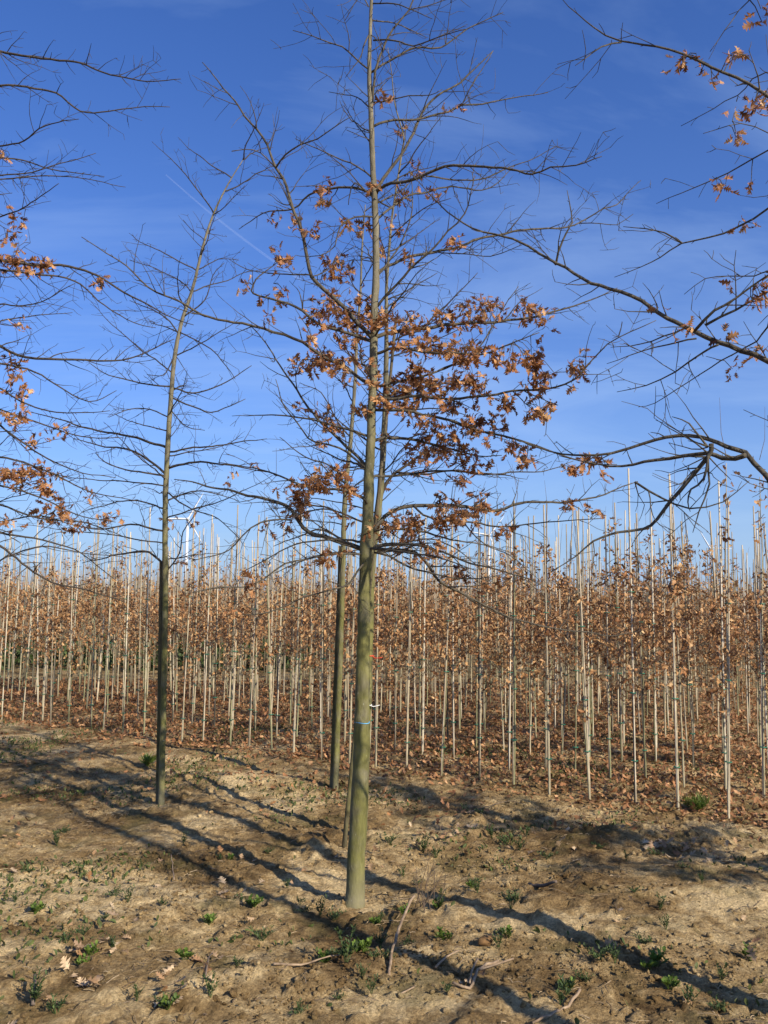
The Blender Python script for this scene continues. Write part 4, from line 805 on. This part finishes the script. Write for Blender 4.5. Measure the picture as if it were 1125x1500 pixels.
# ------------------------------------------------------------------ weeds
def weed_mesh(seed, nst, h, spread, lw, ll, m):
    r = random.Random(seed); mb = MB(); Vs = []; Fs = []; n = 0; tv, tf = leaf_mesh([(0, .02), (.3, lw), (.65, lw * 0.9), (1, .01)], 0.35, 0.7, 0.2, seed)
    P_ = []; R_ = []; S_ = []
    for k in range(nst):
        az = r.uniform(0, 6.28); hh = h * r.uniform(0.5, 1.1); e = Vector((math.cos(az) * spread * r.uniform(.2, 1), math.sin(az) * spread * r.uniform(.2, 1), hh)); P = [(0, 0, -0.01), tuple(e * 0.5 + Vector((0, 0, hh * 0.08))), tuple(e)]
        Q = spline(P, 0.02); mb.tube(Q, np.linspace(0.0022, 0.001, len(Q)), 4, False)
        for q in Q[2:]:
            for _ in range(3 if lw < 0.3 else 2):
                a = r.uniform(0, 6.28); d = Vector((math.cos(a), math.sin(a), r.uniform(-0.1, 0.9))).normalized(); u = d.cross(Vector((0, 0, 1))).normalized(); w = u.cross(d); R_.append(np.array([u, d, w]).T); P_.append(q); S_.append(ll * r.uniform(0.6, 1.15))
    for p, rt, s in zip(P_, R_, S_): mb.quads((tv @ rt.T) * s + p, [tuple(f) for f in tf])
    me = mb.mesh('weed'); me.materials.append(M[m]); return me
dark_w = [weed_mesh(i, r_[0], r_[1], r_[2], 0.16, r_[3], 'weed') for i, r_ in enumerate([(8, .08, .075, .030), (11, .065, .10, .027), (6, .12, .06, .033), (13, .05, .12, .028), (7, .14, .07, .032)])]
lime_w = [weed_mesh(50 + i, r_[0], r_[1], r_[2], 0.34, r_[3], 'lime') for i, r_ in enumerate([(8, .045, .05, .03), (10, .05, .06, .032), (6, .06, .05, .036)])]
grass_w = [weed_mesh(80 + i, 26, .07, .09, 0.03, .07, 'lime') for i in range(2)]
spots = [(95,1390,1),(120,1378,.9),(48,1345,.8),(168,1318,1.1),(190,1325,.9),(240,1335,.8),(153,1355,.8),(115,1285,.9),(40,1285,.9),(170,1400,.7),(345,1430,1),(385,1380,1.1),(372,1335,1),(352,1322,.9),(508,1420,1.3),(530,1440,1.2),(500,1395,1),(555,1385,.9),(560,1410,1),(265,1237,1),(320,1258,.8),(395,1250,.8),(205,1275,.6),(95,1215,.9),(82,1235,.9),
         (750,1340,1.5),(755,1318,1.2),(700,1310,1),(690,1290,.9),(620,1250,1.2),(640,1255,1.1),(572,1240,1.1),(590,1275,1),(610,1285,.8),(680,1190,1),(700,1200,1.2),(740,1240,1.2),(760,1250,1),(800,1260,1.1),(720,1230,1),(770,1235,1.2),(940,1390,1),(965,1340,1),(880,1410,1.3),(900,1420,1),(830,1455,1.3),(855,1440,1.2),(820,1470,1.1),(600,1385,.8),(735,1395,.8),(1010,1470,1.3),(1050,1480,1),(975,1370,1),(930,1320,1),(1060,1440,1),(1100,1410,.9),(880,1250,1.1),(920,1270,1),(960,1260,.9),(50,1480,1.2),(80,1490,1),(240,1490,1),(200,1480,.8),(440,1490,.9),(545,1465,1),(655,1465,.9),(300,1360,.7),(420,1300,.9),(450,1335,1.1),(470,1340,1),(440,1325,.9),(490,1345,1),(1030,1310,1),(1000,1290,.9),(310,1480,.8),(560,1350,.8),(500,1470,.9),(20,1330,.8),(585,1330,.8),(645,1330,.8),(1080,1280,1)]
for i, (x, y, s) in enumerate(spots):
    o = link('weed', dark_w[i % 5], None, None, on_ground(x + rnd.gauss(0, 2), y) + Vector((0, 0, -0.004))); o.rotation_euler = (0, 0, rnd.uniform(0, 6.28)); o.scale = (s * rnd.uniform(0.45, 0.72),) * 3; tag(o, '%s narrow-leaved weed %s' % (['squat dark green', 'spreading dark green', 'sparse dark green', 'flat dark green', 'upright dark green'][i % 5], zone(x, y)), 'weed', 'dark weeds in the soil')
for i, (x, y, s) in enumerate([(270,1425,1.1),(50,1345,1),(130,1412,.9),(120,1425,.8),(370,1335,1.1),(305,1360,.9),(520,1398,1.3),(535,1402,1.1),(478,1410,1),(640,1330,.8),(652,1382,1),(960,1420,1.2),(950,1425,1),(980,1450,1),(1100,1415,1),(830,1450,.9),(745,1385,.9),(590,1340,.8),(690,1300,.8),(550,1355,.8),(340,1258,.7),(245,1490,1)]):
    o = link('weed', lime_w[i % 3], None, None, on_ground(x, y) + Vector((0, 0, -0.003))); o.rotation_euler = (0, 0, rnd.uniform(0, 6.28)); o.scale = (s * 0.8,) * 3; tag(o, 'small lime-green rosette weed ' + zone(x, y), 'weed', 'lime-green weeds in the soil')
for x, y, s, lab in ((216, 1125, 1.0, 'bright green grass tuft at the foot of the nearly leafless oak'), (1022, 1190, 1.2, 'bright green grass tuft beside the outermost row of staked saplings')):
    o = link('grass_tuft', grass_w[0 if x < 500 else 1], None, None, on_ground(x, y)); o.scale = (s,) * 3; tag(o, lab, 'grass')
# low ground cover
XY = scatter_xy(9000, lambda x, y: np.clip(0.02 + 2.4 * (pn(x * 0.9 + 70, y * 0.9) - 0.12), 0.01, 1) * np.where(y > 12, 0.1, 1)); n = len(XY); pos = np.concatenate([XY, gz(XY[:, 0], XY[:, 1])[:, None]], 1)
o = link('ground_cover', scatter_mesh('ground_cover', tiny_t, pos, rand_rot(n, -1.2), rng.uniform(0.015, 0.042, n)), M['moss']); tag(o, 'tiny olive-green seedlings and moss spread over the soil', 'ground cover', kind='stuff')
# green strip beyond the left rows
y = rng.uniform(19, 27, 9000); x = rng.uniform(-12.5, -1.5, 9000); pos = np.stack([x, y, rng.uniform(0, 0.5, 9000) ** 1.2], -1)
o = link('green_strip', scatter_mesh('green_strip', tiny_t, pos, rand_rot(9000, -0.8), rng.uniform(0.12, 0.24, 9000)), M['weed']); tag(o, 'low strip of green plants seen between the stems of the saplings', 'ground cover', kind='stuff')

# ------------------------------------------------------------------ sticks, stone, dead stalks
def stick(pts, r0, r1, label, m='stick', forks=(), name='fallen_stick', lift=0.012):
    b = on_ground(*pts[0][:2]); P = []
    for q in pts: g = on_ground(q[0], q[1]); P.append((g.x, g.y, g.z + lift + (q[2] if len(q) > 2 else 0)))
    Q = spline(P, 0.03); Q[1:-1] += rng.normal(0, 0.002, Q[1:-1].shape); mb = MB(); r0 *= 0.7; r1 *= 0.62; mb.tube(Q, np.linspace(r0, r1, len(Q)) * (1 + rng.normal(0, 0.08, len(Q))), 8)
    for f in forks:
        P2 = []
        for q in f: g = on_ground(q[0], q[1]); P2.append((g.x, g.y, g.z + lift + (q[2] if len(q) > 2 else 0)))
        Q2 = spline(P2, 0.03); mb.tube(Q2, np.linspace(r0 * 0.75, r1 * 0.6, len(Q2)), 6)
    o = link(name, mb.mesh(name, b), M[m], None, b); tag(o, label, 'stick'); return o
stick([(570,1436,0),(575,1405,.02),(588,1372,.05),(600,1350,.07),(607,1345,.09)], 0.009, 0.011, 'long pale-tipped stick propped on the soil in front of the blue-banded oak')
stick([(663,1455,0),(688,1458,.0),(700,1440,.02),(730,1428,.02)], 0.008, 0.012, 'forked pale piece of dead branch lying flat on the soil', forks=[[(688,1456,.01),(692,1440,.02),(700,1428,.04)], [(700,1440,.02),(718,1437,.02),(752,1422,.03)]])
stick([(780,1506,0),(805,1494,.01),(832,1478,.01),(850,1468,.02)], 0.007, 0.010, 'straight bleached stick at the edge of the open soil')
stick([(400,1433,0),(440,1425,.005),(470,1417,.008),(497,1412,.01)], 0.008, 0.005, 'thin tan stick lying level on sandy soil')
stick([(638,1428,0),(655,1416,.005),(672,1405,.01)], 0.008, 0.006, 'short pale stick near the forked dead branch')
stick([(100,1405,0),(130,1398,.0),(160,1393,.0)], 0.009, 0.006, 'grey half-buried root on the sandy bank', 'stick')
stick([(586,1468,0),(600,1462,0),(608,1458,0)], 0.006, 0.005, 'small tan twig piece below the propped stick')
stick([(775,1300,0),(795,1308,.005),(815,1316,.01)], 0.016, 0.012, 'dark chunk of dead wood beside the trunk shadow', 'darkstick')
stick([(48,1482,0),(49,1470,.03),(50,1462,.06)], 0.012, 0.010, 'short dark stub of wood standing in sandy soil', 'darkstick')
stick([(300,1462,0),(303,1450,.02),(310,1440,.06)], 0.006, 0.004, 'curled dark stalk among pale fallen leaves', 'darkstick')
stick([(680,1202,.01),(710,1188,.02),(745,1180,.03),(770,1182,.01)], 0.005, 0.003, 'thin arched reddish twig on the bank near the saplings', 'darkstick')
stick([(255,1290,0),(252,1278,.03),(250,1268,.06)], 0.006, 0.004, 'broken grey stalk upright in the sandy bank', 'stick')
v, f = ico(77); me = np_mesh('stone', (v * np.array([0.05, 0.034, 0.036])) @ np.array(Matrix.Rotation(0.5, 3, 'Z')).T, f, False); o = link('stone', me, M['stone'], None, on_ground(712, 1392) + Vector((0, 0, 0.02))); bv = o.modifiers.new('bevel', 'BEVEL'); bv.width = 0.003; bv.segments = 1; tag(o, 'rusty brown angular lump on the soil in a trunk shadow', 'stone')
mb = MB(); b = on_ground(622, 1335)
for k in range(11):
    q = b + Vector((rnd.gauss(0, .03), rnd.gauss(0, .03), -0.01)); e = q + Vector((rnd.gauss(0, .05), rnd.gauss(0, .03), rnd.uniform(.12, .30))); mb.tube([tuple(q), tuple((q + e) / 2 + Vector((rnd.gauss(0, .01), 0, 0))), tuple(e)], (0.0024, 0.002, 0.001), 4, False)
    for _ in range(2): j = q.lerp(e, rnd.uniform(.4, .9)); mb.tube([tuple(j), tuple(j + Vector((rnd.gauss(0, .03), rnd.gauss(0, .03), .03)))], (0.0013, 0.0008), 3, False)
o = link('dead_weed', mb.mesh('dead_weed', b), M['twig'], None, b); tag(o, 'bundle of thin dead weed stalks upright behind the propped stick', 'weed')

# ------------------------------------------------------------------ far things
def turbine(px, hub_y, dist, angs, yaw, label):
    hub = at(px, hub_y, dist); base = Vector((hub.x, hub.y + 3.5, -1)); H = hub.z + 1
    root = link('wind_turbine', None, None, None, base); tag(root, label, 'wind turbine', 'wind turbines on the horizon')
    mb = MB(); mb.tube([(0, 0, 0), (0, 0, H * 0.5), (0, 0, H - 2)], (2.3, 1.9, 1.4), 20); link('tower', mb.mesh('tower'), M['white'], root)
    Rz = Matrix.Rotation(yaw, 3, 'Z'); mb = MB(); mb.tube([tuple(Rz @ Vector(v) + Vector((0, 0, H))) for v in ((0, -3.2, 0), (0, -1, 0), (0, 4, 0.2), (0, 7.5, 0.4))], (1.7, 2.2, 2.2, 1.4), 12); link('nacelle', mb.mesh('nacelle'), M['white'], root)
    hc = Rz @ Vector((0, -4.2, 0)) + Vector((0, 0, H)); mb = MB(); mb.tube([tuple(Rz @ Vector((0, d, 0)) + Vector((0, 0, H))) for d in (-6, -5.4, -4, -3)], (0.3, 1.3, 1.7, 1.6), 12); link('hub', mb.mesh('hub'), M['white'], root)
    for a in angs:
        mb = MB(); V = []; d = Rz @ Vector((math.cos(R(a)), 0, math.sin(R(a)))); w = Rz @ Vector((-math.sin(R(a)), 0, math.cos(R(a)))); nrm = Rz @ Vector((0, 1, 0))
        for t, c, th in ((1, .8, .8), (4, 1.1, .7), (9, 1.3, .5), (18, 1.0, .35), (28, .7, .2), (36, 0.2, .1)):
            p = hc + d * t; ww = (w * 0.9 + nrm * 0.42).normalized(); nn = ww.cross(d)
            V += [tuple(p + ww * c), tuple(p + nn * th), tuple(p - ww * c), tuple(p - nn * th)]
        F = [(4 * i + j, 4 * i + (j + 1) % 4, 4 * i + 4 + (j + 1) % 4, 4 * i + 4 + j) for i in range(5) for j in range(4)] + [(0, 1, 2, 3), (20, 21, 22, 23)]
        mb.quads(V, F); link('blade', mb.mesh('blade'), M['white'], root)
turbine(274, 760, 1010, (-58, 62, 182), 0.3, 'white wind turbine seen right beside the nearly leafless oak')
turbine(716, 784, 1230, (-68, 52, 172), 0.2, 'white wind turbine half hidden by the leafy oak\'s low branches')
turbine(1041, 803, 1480, (118, -2, -122), -0.3, 'white wind turbine standing beyond the leafiest saplings')
def warehouse(px, dist, w, h, d, label):
    p = at(px, 880, dist); b = Vector((p.x, p.y, 0)); root = link('warehouse', None, None, None, b); tag(root, label, 'building', 'far white buildings')
    mb = MB(); mb.box((0, 0, h / 2), (w / 2, d / 2, h / 2)); link('wall', mb.mesh('wall', smooth=False), M['wall'], root)
    mb = MB(); mb.quads([(-w / 2 - .5, -d / 2 - .5, h + .05), (w / 2 + .5, -d / 2 - .5, h + .05), (w / 2 + .5, d / 2 + .5, h + .05), (-w / 2 - .5, d / 2 + .5, h + .05), (-w / 2 - .5, 0, h + 1.4), (w / 2 + .5, 0, h + 1.4)], [(0, 1, 5, 4), (2, 3, 4, 5), (0, 4, 3, 3), (1, 2, 5, 5), (0, 3, 2, 1)]); link('roof', mb.mesh('roof', smooth=False), M['roof'], root)
    for k in (-0.25, 0.2): mb = MB(); mb.box((w * k, -d / 2 - .1, 2), (1.8, .1, 2)); link('door', mb.mesh('door', smooth=False), M['door'], root)
warehouse(75, 620, 26, 5, 16, 'long low white building on the horizon, the larger of two'); warehouse(118, 660, 14, 4.5, 12, 'small white building on the horizon beside a longer one')
pos = []
for k in range(420):
    x = rng.uniform(-760, 760); yb = 1150 + 60 * math.sin(x * 0.01) + rng.uniform(-25, 25); h = 7 + 3 * math.sin(x * 0.031) + rng.uniform(-2, 3); m = 26
    a = rng.normal(size=(m, 3)) * np.array([4.2, 4.2, h * 0.30]); pos.append(a + np.array([x, yb, h * 0.55]))
pos = np.concatenate(pos); n = len(pos)
o = link('distant_woods', scatter_mesh('distant_woods', tiny_t, pos, rand_rot(n, -0.4), rng.uniform(2.5, 5.0, n)), M['woods']); tag(o, 'low dark line of far woods along the horizon', 'woods', kind='stuff')

# thin contrail high in the sky
m, t, b = mat('contrail_ice', 1.0, 0.0); b.inputs['Base Color'].default_value = (0.9, 0.92, 0.95, 1)
tr = t.nodes.new('ShaderNodeBsdfTransparent'); ms = t.nodes.new('ShaderNodeMixShader'); ms.inputs[0].default_value = 0.025; t.links.new(tr.outputs[0], ms.inputs[1]); t.links.new(b.outputs[0], ms.inputs[2]); t.links.new(ms.outputs[0], t.nodes['Material Output'].inputs[0])
P = spline([tuple(at(243, 256, 9000)), tuple(at(308, 312, 9050)), tuple(at(378, 366, 9150)), tuple(at(440, 410, 9250))], 60); mb = MB(); mb.tube(P, np.linspace(7, 16, len(P)), 8)
o = link('contrail', mb.mesh('contrail'), m); tag(o, 'thin white vapour trail slanting across the blue sky', 'vapour trail')
print('objects', len(bpy.data.objects), 'tris', sum(len(m.polygons) for m in bpy.data.meshes) * 2)
